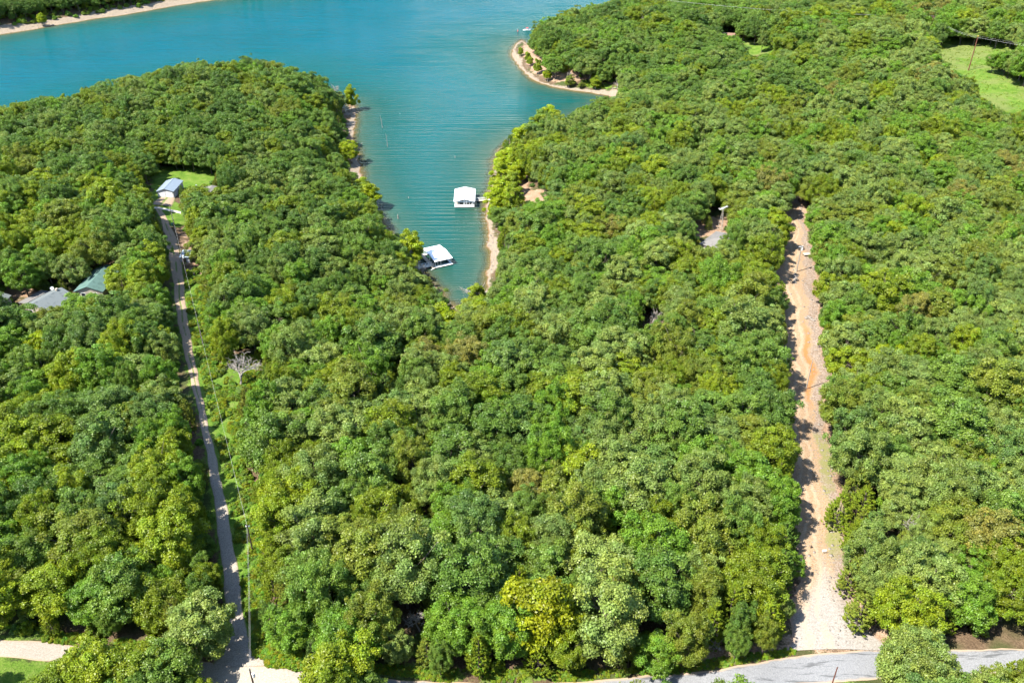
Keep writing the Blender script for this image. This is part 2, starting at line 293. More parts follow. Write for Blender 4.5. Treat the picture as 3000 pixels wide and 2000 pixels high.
def water_mat():
    t = NT('water'); d = t.attr('depth')                       # metres from the nearest shore
    p = t.pos(); sp = t.n('ShaderNodeSeparateXYZ'); t.set(sp.inputs[0], p)
    n0 = t.noise(.012, 3); dn = t.math('ADD', d, t.math('MULTIPLY', t.math('SUBTRACT', t.noise(.12, 3), .5), 5.0))
    col = t.ramp(t.math('DIVIDE', dn, 100.0, True), [(.0, (.095,.080,.046)), (.02, (.045,.066,.042)), (.06, (.020,.056,.040)), (.16, (.004,.052,.045)), (.4, (.0012,.062,.066)), (1.0, (.001,.064,.083))])
    col = t.mix(t.step(n0, .35, .65), col, t.mix(1.0, col, (.9, 1.06, 1.1), 'MULTIPLY'))
    m = t.n('ShaderNodeMapping'); t.set(m.inputs[0], p); m.inputs['Rotation'].default_value = (0, 0, math.radians(-5)); m.inputs['Scale'].default_value = (.10, 1, 1)
    def wv(s, dis, dsc):
        x = t.n('ShaderNodeTexWave', wave_type='BANDS', bands_direction='Y', wave_profile='SIN'); t.set(x.inputs['Vector'], m.outputs[0])
        x.inputs['Scale'].default_value = s; x.inputs['Distortion'].default_value = dis; x.inputs['Detail'].default_value = 3; x.inputs['Detail Scale'].default_value = dsc; x.inputs['Detail Roughness'].default_value = .6; return x.outputs['Fac']
    patch = t.step(t.noise(.02, 3), .38, .66)
    h = t.math('ADD', t.math('MULTIPLY', t.math('MULTIPLY', wv(.085, 5.0, 1.2), patch), 1.0), t.math('MULTIPLY', wv(.19, 6.0, 1.5), .35))
    m2 = t.n('ShaderNodeMapping'); t.set(m2.inputs[0], p); m2.inputs['Rotation'].default_value = (0, 0, math.radians(-5)); m2.inputs['Scale'].default_value = (.35, 1.3, 1)
    h = t.math('ADD', h, t.math('MULTIPLY', t.noise(.9, 4, .6, m2.outputs[0]), .38))
    nb = t.bump(h, .6, .8)
    df = t.n('ShaderNodeBsdfDiffuse'); t.set(df.inputs[0], col); t.set(df.inputs['Normal'], t.bump(h, .5, .6))
    gl = t.n('ShaderNodeBsdfGlossy'); gl.inputs['Roughness'].default_value = .15; gl.inputs[0].default_value = (1, 1, 1, 1); t.set(gl.inputs['Normal'], nb)
    fr = t.n('ShaderNodeFresnel'); fr.inputs[0].default_value = 1.33; t.set(fr.inputs['Normal'], nb)
    tr = t.n('ShaderNodeBsdfTransparent'); tr.inputs[0].default_value = (.75, .85, .72, 1)
    a = t.n('ShaderNodeMixShader'); t.set(a.inputs[0], t.step(d, -.2, 4.5)); t.t.links.new(tr.outputs[0], a.inputs[1]); t.t.links.new(df.outputs[0], a.inputs[2])
    b = t.n('ShaderNodeMixShader'); t.set(b.inputs[0], t.math('MULTIPLY', fr.outputs[0], .38)); t.t.links.new(a.outputs[0], b.inputs[1]); t.t.links.new(gl.outputs[0], b.inputs[2])
    M['water'] = t.done(b.outputs[0])
water_mat()

# roads: 'across' runs -1..1 from edge to edge, 'along' is metres from the far end
def road_mats():
    t = NT('lane_gravel'); u, v = t.attr('across'), t.attr('along'); n1, n2, n3 = t.noise(.5, 4), t.noise(3.5, 4, .7), t.noise(.15, 3)
    au = t.math('ABSOLUTE', t.math('ADD', u, t.math('MULTIPLY', t.math('SUBTRACT', n1, .5), .25)))
    c = t.ramp(n2, [(.3, (.17,.145,.115)), (.5, (.25,.22,.185)), (.7, (.33,.30,.26))])
    tan = t.ramp(n2, [(.3, (.20,.135,.085)), (.6, (.33,.24,.165))])
    far = t.step(v, 185.0, 130.0)
    c = t.mix(t.math('MULTIPLY', far, .8), c, tan)
    c = t.mix(t.math('MULTIPLY', t.math('MULTIPLY', t.step(au, .22, .05), t.step(n3, .42, .55)), far), c, (.11, .15, .04))
    c = t.mix(t.step(au, .82, 1.0), c, (.16, .15, .07))
    M['lane_gravel'] = t.done(t.bsdf(c, .95, t.bump(n2, .5, .15), 0, .1))
    t = NT('track_dirt'); u, v = t.attr('across'), t.attr('along'); n1, n2, n3 = t.noise(.5, 4), t.noise(3.5, 4, .7), t.noise(.13, 3)
    uw = t.math('ADD', u, t.math('MULTIPLY', t.math('SUBTRACT', n1, .5), .4))
    c = t.ramp(n2, [(.3, (.165,.105,.058)), (.5, (.25,.172,.105)), (.7, (.33,.245,.165))])
    stony = t.ramp(t.noise(2.2, 5, .75), [(.34, (.10,.067,.045)), (.5, (.20,.15,.112)), (.66, (.31,.265,.225))])
    c = t.mix(t.step(uw, .25, .5), c, stony)
    org = t.math('MULTIPLY', t.step(t.math('ABSOLUTE', t.math('SUBTRACT', uw, .12)), .2, .05), t.math('MULTIPLY', t.step(v, 95, 112), t.step(v, 152, 138)))
    c = t.mix(org, c, (.28, .13, .05))
    gv = t.ramp(n2, [(.3, (.165,.148,.125)), (.5, (.24,.222,.197)), (.7, (.32,.30,.275))])
    vv = t.math('ADD', v, t.math('MULTIPLY', t.math('ABSOLUTE', uw), -14.0))
    c = t.mix(t.step(vv, 198, 213), c, gv)
    for ru in (.62, .18): c = t.mix(t.math('MULTIPLY', t.step(t.math('ABSOLUTE', t.math('ADD', uw, ru)), .13, .03), t.math('MULTIPLY', t.noise(.3, 2), .9)), c, (.33, .26, .185))
    gp = t.math('MULTIPLY', t.step(uw, .2, .45), t.math('MULTIPLY', t.step(v, 158, 162), t.step(v, 208, 198)))
    c = t.mix(t.math('MULTIPLY', gp, t.step(n3, .33, .52)), c, t.mix(n2, (.10, .125, .03), (.24, .20, .10)))
    c = t.mix(t.step(t.math('ABSOLUTE', u), .86, 1.0), c, t.mix(n2, (.16, .10, .065), (.33, .24, .17)))
    M['track_dirt'] = t.done(t.bsdf(c, .95, t.bump(n2, .6, .2), 0, .1))
    t = NT('road_surface'); u, v = t.attr('across'), t.attr('along'); n1, n2 = t.noise(.4, 4), t.noise(4, 4, .7)
    m = t.n('ShaderNodeMapping'); t.set(m.inputs[0], t.pos()); m.inputs['Scale'].default_value = (.12, 1.2, 1); st = t.noise(1.0, 5, .65, m.outputs[0])
    gravel = t.ramp(n2, [(.3, (.20,.17,.135)), (.5, (.265,.235,.195)), (.7, (.33,.30,.26))])
    seal = t.ramp(n2, [(.3, (.125,.128,.132)), (.5, (.175,.18,.188)), (.7, (.225,.23,.238))])
    seal = t.mix(t.step(st, .54, .64), seal, (.085, .088, .092))
    sx = t.n('ShaderNodeSeparateXYZ'); t.set(sx.inputs[0], t.pos())
    c = t.mix(t.step(t.math('ADD', sx.outputs[0], t.math('MULTIPLY', n1, 12)), -40, -8), gravel, seal)
    au = t.math('ABSOLUTE', t.math('ADD', u, t.math('MULTIPLY', t.math('SUBTRACT', n1, .5), .3)))
    c = t.mix(t.step(au, .78, .98), c, (.30, .225, .155))
    M['road_surface'] = t.done(t.bsdf(c, .9, t.bump(n2, .35, .08), 0, .15))
road_mats()
# ------------------------------------------------------------------ mesh helpers
def mesh_np(name, V, Q=None, T=None, mats=(), mi=None, smooth=False, attrs=None):
    V = np.asarray(V, np.float32); nq = 0 if Q is None else len(Q); nt = 0 if T is None else len(T)
    me = bpy.data.meshes.new(name); me.vertices.add(len(V)); me.vertices.foreach_set('co', V.ravel())
    idx = np.concatenate([np.asarray(a, np.int32).ravel() for a in (Q, T) if a is not None and len(a)])
    st = np.concatenate([np.arange(nq)*4, nq*4 + np.arange(nt)*3]).astype(np.int32)
    me.loops.add(len(idx)); me.loops.foreach_set('vertex_index', idx)
    me.polygons.add(nq+nt); me.polygons.foreach_set('loop_start', st)
    if mi is not None: me.polygons.foreach_set('material_index', np.asarray(mi, np.int32))
    if smooth: me.polygons.foreach_set('use_smooth', np.ones(nq+nt, bool))
    for k, a in (attrs or {}).items():
        a = np.asarray(a, np.float32)
        if a.ndim == 1: me.attributes.new(k, 'FLOAT', 'POINT').data.foreach_set('value', a)
        else: me.attributes.new(k, 'FLOAT_COLOR', 'POINT').data.foreach_set('color', np.concatenate([a, np.ones((len(a), 1), np.float32)], 1).ravel())
    for m in mats: me.materials.append(m)
    me.update(calc_edges=True); return me
class MB:
    def __init__(s): s.v = []; s.f = []
    def add(s, V, Fs):
        b = len(s.v); s.v += [tuple(map(float, p)) for p in V]; s.f += [tuple(i+b for i in f) for f in Fs]; return s
    def box(s, x0, x1, y0, y1, z0, z1):
        return s.add([(x0,y0,z0),(x1,y0,z0),(x1,y1,z0),(x0,y1,z0),(x0,y0,z1),(x1,y0,z1),(x1,y1,z1),(x0,y1,z1)], [(0,3,2,1),(4,5,6,7),(0,1,5,4),(1,2,6,5),(2,3,7,6),(3,0,4,7)])
    def prism(s, prof, y0, y1):                                   # profile in x,z run along y
        n = len(prof); return s.add([(x, y0, z) for x, z in prof] + [(x, y1, z) for x, z in prof], [tuple(range(n)), tuple(range(2*n-1, n-1, -1))] + [(i, i+n, (i+1) % n+n, (i+1) % n) for i in range(n)])
    def slab(s, a, b, c, d, th):                                  # a thick sheet through four corners
        n = np.cross(np.subtract(b, a), np.subtract(d, a)); n = n/np.linalg.norm(n)*th
        q = [np.array(p, float) for p in (a, b, c, d)]
        return s.add(q + [p-n for p in q], [(0,1,2,3),(7,6,5,4),(0,4,5,1),(1,5,6,2),(2,6,7,3),(3,7,4,0)])
    def tube(s, pts, rad, n=6):
        V, Fs = tube(pts, rad, n); return s.add(V, Fs)
    def bar(s, a, b, w): return s.tube([a, b], [w/2*1.3, w/2*1.3], 4)
    def mesh(s, name, mat):
        me = bpy.data.meshes.new(name); me.from_pydata(s.v, [], s.f); me.materials.append(M[mat]); me.update(); return me
    def build(s, name, mat, parent=None): return link(name, s.mesh(name, mat), parent)
def tube(pts, rad, n=6):
    P = np.array(pts, float); T = np.gradient(P, axis=0); T /= np.linalg.norm(T, axis=1)[:, None]+1e-9
    ref = np.array([0, 0, 1.]) if abs(T[0][2]) < .9 else np.array([1., 0, 0]); V = []
    for p, t, r in zip(P, T, rad):
        a = np.cross(t, ref); a /= np.linalg.norm(a)+1e-9; b = np.cross(t, a)
        for k in range(n): V.append(p + r*(a*math.cos(6.28319*k/n) + b*math.sin(6.28319*k/n)))
    m = len(P); Fs = [(i*n+k, i*n+(k+1) % n, (i+1)*n+(k+1) % n, (i+1)*n+k) for i in range(m-1) for k in range(n)]
    return V, Fs + [tuple(range(n-1, -1, -1)), tuple(range((m-1)*n, m*n))]
def link(name, data, parent=None):
    o = bpy.data.objects.new(name, data); COL.objects.link(o)
    if parent is not None: o.parent = parent
    return o
def tag(o, label=None, cat=None, group=None, kind=None):
    for k, v in (('label', label), ('category', cat), ('group', group), ('kind', kind)):
        if v: o[k] = v
    return o
def empty(name, loc, yaw=0, label=None, cat=None, group=None):
    o = link(name, None); o.location = tuple(map(float, loc)); o.rotation_euler = (0, 0, yaw); o.empty_display_size = 1; return tag(o, label, cat, group)

# ------------------------------------------------------------------ ground, water, roads
ny, nx = XX.shape
Iq = (np.arange(ny-1)[:, None]*nx + np.arange(nx-1)[None]).ravel(); QUADS = np.stack([Iq, Iq+1, Iq+1+nx, Iq+nx], 1)
BEACH = 3.2 + 1.6*waves2(XX, YY, 9, 40) + 3.5*sst(20, 90, XX)*sst(420, 470, YY) + 10*inside(LANDS[1], XX, YY) - 2.5*sst(0, 1, (YY < 400)*1.0)*sst(-60, -100, XX)*0
g = link('ground', mesh_np('ground', np.stack([XX, YY, ZZ], -1).reshape(-1, 3), QUADS, mats=[M['ground']], smooth=True,
    attrs=dict(shore=SD.ravel(), grass=A_GRASS.ravel(), dirt=A_DIRT.ravel(), beach=BEACH.ravel())))
tag(g, 'rolling wooded land with leaf litter, grass and bare stony shore', kind='structure')
w = link('water', mesh_np('water', np.stack([XX, YY, np.full_like(XX, WATER_Z)], -1).reshape(-1, 3), QUADS, mats=[M['water']], smooth=True, attrs=dict(depth=-SD.ravel())))
tag(w, 'turquoise lake water with fine ripples filling the cove', kind='structure')

def resample(P, step):
    P = np.asarray(P, float)
    for _ in range(2):                                            # round the corners
        Q = np.empty((2*len(P), P.shape[1])); Q[0] = P[0]; Q[-1] = P[-1]; Q[1:-1:2] = P[:-1]*.75 + P[1:]*.25; Q[2:-1:2] = P[:-1]*.25 + P[1:]*.75; P = Q
    s = np.r_[0, np.cumsum(np.hypot(*np.diff(P[:, :2], axis=0).T))]; n = max(2, int(s[-1]/step)); t = np.linspace(0, s[-1], n)
    return np.stack([np.interp(t, s, P[:, k]) for k in range(P.shape[1])], 1), t
def strip(name, Lp, Rp, mat, off, nac=9, wob=.14, seed=0):
    LR = np.concatenate([wpoly(Lp), wpoly(Rp)], 1); LR, t = resample(LR, 1.2); r = np.random.default_rng(seed)
    L, R = LR[:, :2], LR[:, 2:]; w = lambda s: wob*(np.sin(t/3.1+s) + np.sin(t/1.3+2*s)*.6 + r.normal(0, .3, len(t)))[:, None]
    d = (R-L)/np.linalg.norm(R-L, axis=1)[:, None]; L = L - d*w(1); R = R + d*w(4)
    u = np.linspace(0, 1, nac); P = L[:, None]*(1-u)[None, :, None] + R[:, None]*u[None, :, None]
    z = ground(P[..., 0], P[..., 1]) + off*(1 - .8*np.abs(2*u-1)[None]**6)
    V = np.concatenate([P, z[..., None]], -1).reshape(-1, 3); n = len(t)
    q = (np.arange(n-1)[:, None]*nac + np.arange(nac-1)[None]).ravel(); Q = np.stack([q, q+nac, q+nac+1, q+1], 1)
    return link(name, mesh_np(name, V, Q, mats=[M[mat]], smooth=True, attrs=dict(across=np.tile(2*u-1, n), along=np.repeat(t, nac))))
tag(strip('county_road', ROAD_T, ROAD_B, 'road_surface', .12, seed=1), 'pale road along the bottom, gravel at one end and worn asphalt at the other', kind='structure')
tag(strip('gravel_lane', LANE_L, LANE_R, 'lane_gravel', .17, seed=2), 'narrow gravel lane running from the road to the garage', kind='structure')
tag(strip('dirt_track', TRACK_L, TRACK_R, 'track_dirt', .17, seed=3, wob=.6), 'wide tan dirt track cut straight through the wood', kind='structure')
tag(strip('driveway', [(440,600),(459,584),(470,578)], [(505,606),(510,592),(512,579)], 'lane_gravel', .2, seed=4), 'gravel drive in front of the metal garage', kind='structure')
tag(strip('footpath', [(452,606),(490,611),(530,620)], [(452,611),(490,617),(530,626)], 'concrete', .22, seed=5, nac=4, wob=.1), 'pale footpath crossing the lawn below the garage', kind='structure')
# ------------------------------------------------------------------ tree models
def rdir(r, n):
    v = r.normal(size=(n, 3)); return v/np.linalg.norm(v, axis=1)[:, None]
def leaf_quads(r, P, N, s, aspect=.75):
    """leaf sprays: bent diamonds at P facing N"""
    n = len(P); N = N/(np.linalg.norm(N, axis=1)[:, None]+1e-9); a = np.cross(N, rdir(r, n)); a /= np.linalg.norm(a, axis=1)[:, None]+1e-9; b = np.cross(N, a)
    s = s[:, None]; V = np.stack([P + a*s, P + b*s*aspect - N*s*.25, P - a*s, P - b*s*aspect - N*s*.25], 1).reshape(-1, 3)
    return V, np.arange(4*n).reshape(n, 4)
def bough_color(r, n, per, amt=.22):
    c = 1 + r.uniform(-amt, amt, n); h = r.uniform(-.10, .10, n)
    C = np.stack([c*(1+h), c, c*(1-1.5*h)], 1); return np.repeat(C, per, 0)
def lobes(r, k=7):
    L = rdir(r, k); L[:, 2] = np.abs(L[:, 2])*.7; w = r.uniform(.12, .42, k)
    return lambda d: 1 - .22 + (w[None]*np.exp(3.5*(d @ L.T - 1))).sum(1)
def broad(seed, R=6.3, H=14.0, z0=.24, nb=200, per=150, leaf=(.10, .20), bsz=(.09, .20), loose=0.0, peak=1.0):
    """crown of many separate boughs over a dome, trunk with limbs that reach them"""
    r = np.random.default_rng(seed); env = lobes(r); zc = H*(z0 + .27); hh = H - zc; hl = zc - H*z0
    d = rdir(r, nb*3); d = d[d[:, 2] > -.55][:nb]; nb = len(d); 
    k = r.uniform(.60, 1.0, nb); k[::6] *= .62; k[1::9] *= 1.1; e = env(d)*k
    C = np.stack([d[:, 0]*R*e, d[:, 1]*R*e, zc + np.where(d[:, 2] > 0, d[:, 2]*hh*peak, d[:, 2]*hl)*e], 1)
    br = R*r.uniform(*bsz, nb)*1.15
    V = []; cols = []; tot = 0; PP = []; NN = []; SS = []; cnt = []
    for i in range(nb):
        m = int(per*(br[i]/(R*.15))**2); q = rdir(r, m); q = q + d[i]*.55 + np.array([0, 0, .35]); q /= np.linalg.norm(q, axis=1)[:, None]
        rad = br[i]*r.uniform(.35, 1.28 + loose, m)
        p = C[i] + q*rad[:, None]*np.array([1, 1, .8]); PP.append(p); NN.append(q + r.normal(0, .8, (m, 3)) + np.array([0, 0, .3])); SS.append(r.uniform(*leaf, m)); cnt.append(m)
    P, N, S = np.concatenate(PP), np.concatenate(NN), np.concatenate(SS)
    V, Q = leaf_quads(r, P, N, S); bc = bough_color(r, nb, 1); col = np.repeat(np.repeat(bc, cnt, 0)*(1 + r.uniform(-.25, .25, len(P)))[:, None], 4, 0)
    tv, tf = [], []
    def put(pts, rad, n=6):
        v, f = tube(pts, rad, n); b = len(tv); tv.extend(v); tf.extend([tuple(i+b for i in x) for x in f])
    lean = r.normal(0, .25, 2); top = zc + hh*.35; rt = .035*R + .06
    trunk = [(0, 0, -.8), (0, 0, .3), (lean[0]*.4, lean[1]*.4, H*.25), (lean[0], lean[1], zc*.75), (lean[0]*1.5, lean[1]*1.5, top)]
    put(trunk, [rt*1.5, rt*1.15, rt, rt*.8, rt*.3], 7)
    for i in r.permutation(nb)[:22]:
        zs = r.uniform(H*z0*.9, top*.9); f = zs/top; s = np.array([lean[0]*f, lean[1]*f, zs]); e2 = C[i]; m = s*.45 + e2*.55 + np.array([0, 0, -.35*R*.3])
        put([s, m, e2, e2 + d[i]*br[i]*.9], [rt*.5, rt*.32, rt*.18, .02], 4)
    return dict(V=V, Q=Q, col=col, tv=np.array(tv), tf=tf, R=R, H=H, z0=z0)
def cedar(seed, R=2.3, H=8.5, per=50, leaf=(.10, .19)):
    r = np.random.default_rng(seed); nb = 300; t = r.beta(1.15, 1.7, nb); z = H*(.07 + .9*t); prof = R*(1-t**1.5)**.75*(1 + .18*np.sin(t*9+seed)); a = r.uniform(0, 6.283, nb); lob = 1 + .2*np.sin(a*3+seed) + .1*np.sin(a*5+2*seed)
    rr = prof*lob*r.uniform(.55, 1.0, nb); C = np.stack([np.cos(a)*rr, np.sin(a)*rr, z], 1); out = np.stack([np.cos(a), np.sin(a), np.full(nb, .9)], 1); out /= np.linalg.norm(out, axis=1)[:, None]
    L = R*r.uniform(.17, .31, nb); P, N, S = [], [], []
    for i in range(nb):
        f = r.uniform(0, 1, per); sp = rdir(r, per)*(.30*L[i]*(1-f))[:, None]; P.append(C[i] + out[i]*(f*L[i])[:, None] + sp + np.array([0, 0, .12])*f[:, None]); N.append(sp*3 + rdir(r, per)*.5 + out[i]*.4); S.append(r.uniform(*leaf, per))
    P, N, S = np.concatenate(P), np.concatenate(N), np.concatenate(S); V, Q = leaf_quads(r, P, N, S, .38)
    col = np.repeat(np.repeat(bough_color(r, nb, 1, .25), per, 0)*(1 + r.uniform(-.15, .15, len(P)))[:, None], 4, 0)
    tv, tf = tube([(0, 0, -.6), (0, 0, H*.5), (.05, 0, H*.93)], [.17, .11, .02], 6); tv = list(tv); tf = list(tf)
    for i in r.permutation(nb)[:25]:
        v, f = tube([(0, 0, C[i][2]*.92), tuple(C[i])], [.04, .015], 4); b = len(tv); tv += v; tf += [tuple(k+b for k in x) for x in f]
    return dict(V=V, Q=Q, col=col, tv=np.array(tv), tf=tf, R=R, H=H, z0=.07)
def dead(seed, H=9.0, spread=.55, levels=4):
    r = np.random.default_rng(seed); tv, tf = [], []
    def grow(p, d, L, rad, lev):
        pts = [p]; q = p.copy(); dd = d.copy(); n = 4
        for k in range(n): dd = dd + r.normal(0, .16, 3); dd /= np.linalg.norm(dd); q = q + dd*L/n; pts.append(q.copy())
        v, f = tube(pts, np.linspace(rad, rad*.6, n+1), 5 if lev > 1 else 3); b = len(tv); tv.extend(v); tf.extend([tuple(i+b for i in x) for x in f])
        if lev == 0: return
        for k in range(r.integers(2, 4) + (lev > 2)):
            s = pts[r.integers(2, n+1)] if lev < levels else pts[r.integers(n-1, n+1)]; nd = dd + rdir(r, 1)[0]*spread*1.7 + np.array([0, 0, .25]); nd /= np.linalg.norm(nd); grow(s, nd, L*r.uniform(.5, .8), rad*.6, lev-1)
    grow(np.array([0, 0, -.5]), np.array([.05, 0, 1.]), H*.45, H*.026+.05, levels)
    return np.array(tv), tf

SPEC = {'oak_tree': [broad(11+i, R=5.4+.3*(i % 3), H=13.0+.5*(i % 4), nb=190+12*(i % 3)) for i in range(11)],
        'hickory_tree': [broad(41+i, R=4.6, H=14.0, z0=.20, nb=165, per=150, leaf=(.11, .21), bsz=(.10, .22), peak=1.05, loose=.15) for i in range(8)],
        'cedar_tree': [cedar(71+i, R=2.3+.2*(i % 2), H=8.5+.6*(i % 3)) for i in range(4)],
        'sycamore_tree': [broad(91+i, R=4.2, H=13.0, z0=.16, nb=85, per=150, leaf=(.15, .30), bsz=(.12, .26), loose=.3, peak=1.0) for i in range(4)],
        'shrub': [broad(121+i, R=1.6, H=2.6, z0=.02, nb=34, per=30, leaf=(.13, .24), bsz=(.22, .38)) for i in range(3)]}
PROTO = {}
PROTO_COL = bpy.data.collections.new('tree_models')               # never linked: only a store for the far wood's models
ORDER = []
for sp, lst in SPEC.items():
    for i, s in enumerate(lst):
        lm = M['needle' if sp == 'cedar_tree' else 'leaf']; bk = M['pale_bark' if sp == 'sycamore_tree' else 'bark']
        cm = mesh_np(sp+'_crown', s['V'], s['Q'], mats=[lm], attrs=dict(bough=s['col']))
        tm = bpy.data.meshes.new(sp+'_trunk'); tm.from_pydata([tuple(v) for v in s['tv']], [], s['tf']); tm.materials.append(bk)
        tq = np.array([f for f in s['tf'] if len(f) == 4]) + len(s['V'])
        whole = mesh_np(sp+'_whole', np.concatenate([s['V'], s['tv']]), np.concatenate([s['Q'], tq]), mats=[lm, bk], mi=np.r_[np.zeros(len(s['Q'])), np.ones(len(tq))], attrs=dict(bough=np.concatenate([s['col'], np.ones((len(s['tv']), 3))])))
        po = bpy.data.objects.new('model_%02d' % len(ORDER), whole); PROTO_COL.objects.link(po)
        PROTO[sp, i] = dict(crown=cm, trunk=tm, idx=len(ORDER), R=s['R'], H=s['H'], z0=s['z0']); ORDER.append((sp, i))

# ------------------------------------------------------------------ leaf colours
TINT = {'dark green': (.062,.122,.018), 'deep green': (.074,.142,.019), 'mid green': (.094,.168,.022), 'fresh green': (.096,.190,.015), 'grey-green': (.118,.180,.034), 'pale green': (.146,.212,.042), 'olive green': (.120,.164,.017),
        'yellow-green': (.148,.212,.009), 'lime green': (.225,.285,.006), 'golden yellow': (.205,.235,.007), 'brownish': (.150,.162,.030), 'bluish green': (.088,.158,.030), 'moss green': (.112,.166,.008), 'dull bronze': (.122,.150,.016)}
TINT = {k: (r*1.26, g*1.16, b*1.2) if k not in ('golden yellow', 'lime green') else (r, g, b) for k, (r, g, b) in TINT.items()}

# ------------------------------------------------------------------ where the trees stand
trees = []                                                        # x, y, z, R, H, species, model, tint name, rotation, special label
cellmap = {}
CS = 6.0
def near_ok(x, y, R, fac):
    i, j = int(x//CS), int(y//CS)
    for a in range(i-2, i+3):
        for b in range(j-2, j+3):
            for (X, Y, r) in cellmap.get((a, b), ()):
                if (X-x)**2 + (Y-y)**2 < (fac*(R+r))**2: return False
    return True
def reg(x, y, R): cellmap.setdefault((int(x//CS), int(y//CS)), []).append((x, y, R))
_ang = np.linspace(0, 6.283, 12, endpoint=False)
_OFF = np.concatenate([np.stack([np.cos(_ang), np.sin(_ang), np.full(12, q)], 1)*np.array([k, k, 1]) for q, k in ((-.7, .7), (0, 1.0), (.6, .75))] + [np.array([[0, 0, 1.]])])
def crown_pts(x, y, z, R, H, z0):
    zc = z + H*(z0+1)/2; hh = H*(1-z0)/2
    return np.array([x, y, zc]) + _OFF*np.array([R*1.08, R*1.08, hh*1.03])
BUILD_SPOTS = []                                                  # (x, y, radius) of houses, poles and docks: filled before planting
def add_tree(x, y, R, H, sp, tint, special=None):
    lst = SPEC[sp]; trees.append(dict(x=x, y=y, z=float(ground(x, y)), R=R, H=H, sp=sp, model=int(rng.integers(len(lst))), tint=tint, rot=rng.uniform(0, 6.283), special=special)); reg(x, y, R)
def special(px, py, R, H, sp, tint, label=None, group=None):
    z0 = SPEC[sp][0]['z0']; p = at(px, py, H*(z0+1)/2)
    for _ in range(12):                                           # keep the foot of the tree on dry ground
        if interp(SD, p[0], p[1]) > 2.2: break
        gxd = interp(SD, p[0]+3, p[1]) - interp(SD, p[0]-3, p[1]); gyd = interp(SD, p[0], p[1]+3) - interp(SD, p[0], p[1]-3); nn = math.hypot(gxd, gyd)+1e-6; p = p + np.array([gxd/nn, gyd/nn, 0])*1.5
    add_tree(float(p[0]), float(p[1]), R, H, sp, tint, label or True)
# ------------------------------------------------------------------ docks
def on_water(px, py, h=0): return at_plane(px, py, WATER_Z + h)
def rails(mb, a, b, h, n, w=.09):
    a, b = np.array(a, float), np.array(b, float)
    for k in range(n+1):
        p = a + (b-a)*k/n; mb.bar(p, p + [0, 0, h], w)
    mb.bar(a + [0, 0, h], b + [0, 0, h], w); mb.bar(a + [0, 0, h*.5], b + [0, 0, h*.5], w*.8)
p = on_water(1361, 609); D1 = empty('boat_dock', (p[0], p[1], WATER_Z), 0.02, 'white gabled boat dock with open truss front and a walkway to shore', 'boat dock')
w2, L = 4.35, 13.8
mb = MB()
for k in range(4): mb.box(-w2+.1, w2-.1, .1+k*4.4, 1.9+k*4.0, -.25, .32)
mb.box(-w2+.1, -w2+1.0, .1, L-.1, -.25, .32); mb.box(w2-1.0, w2-.1, .1, L-.1, -.25, .32); mb.build('float', 'float_black', D1)
for x0, x1, y0, y1 in ((-w2, w2, 0, 1.7), (-w2, -w2+1.1, 1.72, L-1.72), (w2-1.1, w2, 1.72, L-1.72), (-.6, .6, 1.72, L-1.72), (-w2, w2, L-1.7, L)):
    MB().box(x0, x1, y0, y1, .34, .52).build('deck', 'deck_wood', D1)
for x in (-w2+.08, w2-.08):
    fr = MB()
    for y in (.06, L*.33, L*.66, L-.06): fr.bar((x, y, .5), (x, y, 3.15), .16)
    fr.bar((x, 0, 3.1), (x, L, 3.1), .18).build('side_frame', 'white_paint', D1)
ft = MB(); y = -.02
for z in (.42, 1.0, 1.45, 2.75, 3.12): ft.bar((-w2, y, z), (w2, y, z), .16 if z < 3 else .2)
for x in (-2.4, -.25, 1.0, 2.2): ft.bar((x, y, .4), (x, y, 3.1 + 1.0*(1-abs(x)/w2)*.8), .15)
ft.bar((0, y, .4), (0, y, 4.0), .17)
for a, b in (((-w2, 2.5), (-2.4, .5)), ((w2-.3, 2.75), (2.2, .6)), ((-w2, 3.12), (0, 4.12)), ((w2, 3.12), (0, 4.12))): ft.bar((a[0], y-.03, a[1]), (b[0], y-.03, b[1]), .17)
ft.build('front_truss', 'white_paint', D1)
for s in (-1, 1): MB().slab((0, -.5, 4.25), (s*(w2+.35), -.5, 3.2), (s*(w2+.35), L+.4, 3.2), (0, L+.4, 4.25), .1*s).build('roof_panel', 'white_metal_roof', D1)
MB().box(-.14, .14, -.5, L+.4, 4.262, 4.31).build('ridge_cap', 'white_metal_roof', D1)
MB().box(-3.2, -1.6, L-1.4, L-.4, .53, 1.3).build('locker', 'tan_siding', D1); MB().box(2.2, 3.3, L-1.3, L-.6, .53, 1.1).build('locker', 'tan_siding', D1)
ga = on_water(1393, 588, .5); gb = on_water(1447, 584, .9)
def gangway(name, a, b, width, label, both=False, mat='deck_wood'):
    a, b = np.array(a, float), np.array(b, float); d = b-a; Lg = float(np.hypot(d[0], d[1])); g = empty(name, a, math.atan2(d[1], d[0]), label, 'gangway'); dz = float(d[2])
    MB().slab((0, -width/2, 0), (Lg, -width/2, dz), (Lg, width/2, dz), (0, width/2, 0), .1).build('walkway', mat, g)
    m = MB()
    for s in ((-1, 1) if both else (1,)): rails(m, (0, s*width/2, 0), (Lg, s*width/2, dz), 1.0, 5, .1)
    m.build('handrail', 'white_paint', g); MB().box(.6, Lg*.45, -width/2+.1, width/2-.1, -.75, -.14).build('float', 'float_black', g); return g
gangway('gangway', ga, gb, 1.3, 'white-railed gangway between the truss-fronted dock and the bright shore trees')
BUILD_SPOTS.append((float(gb[0]), float(gb[1]), 3))

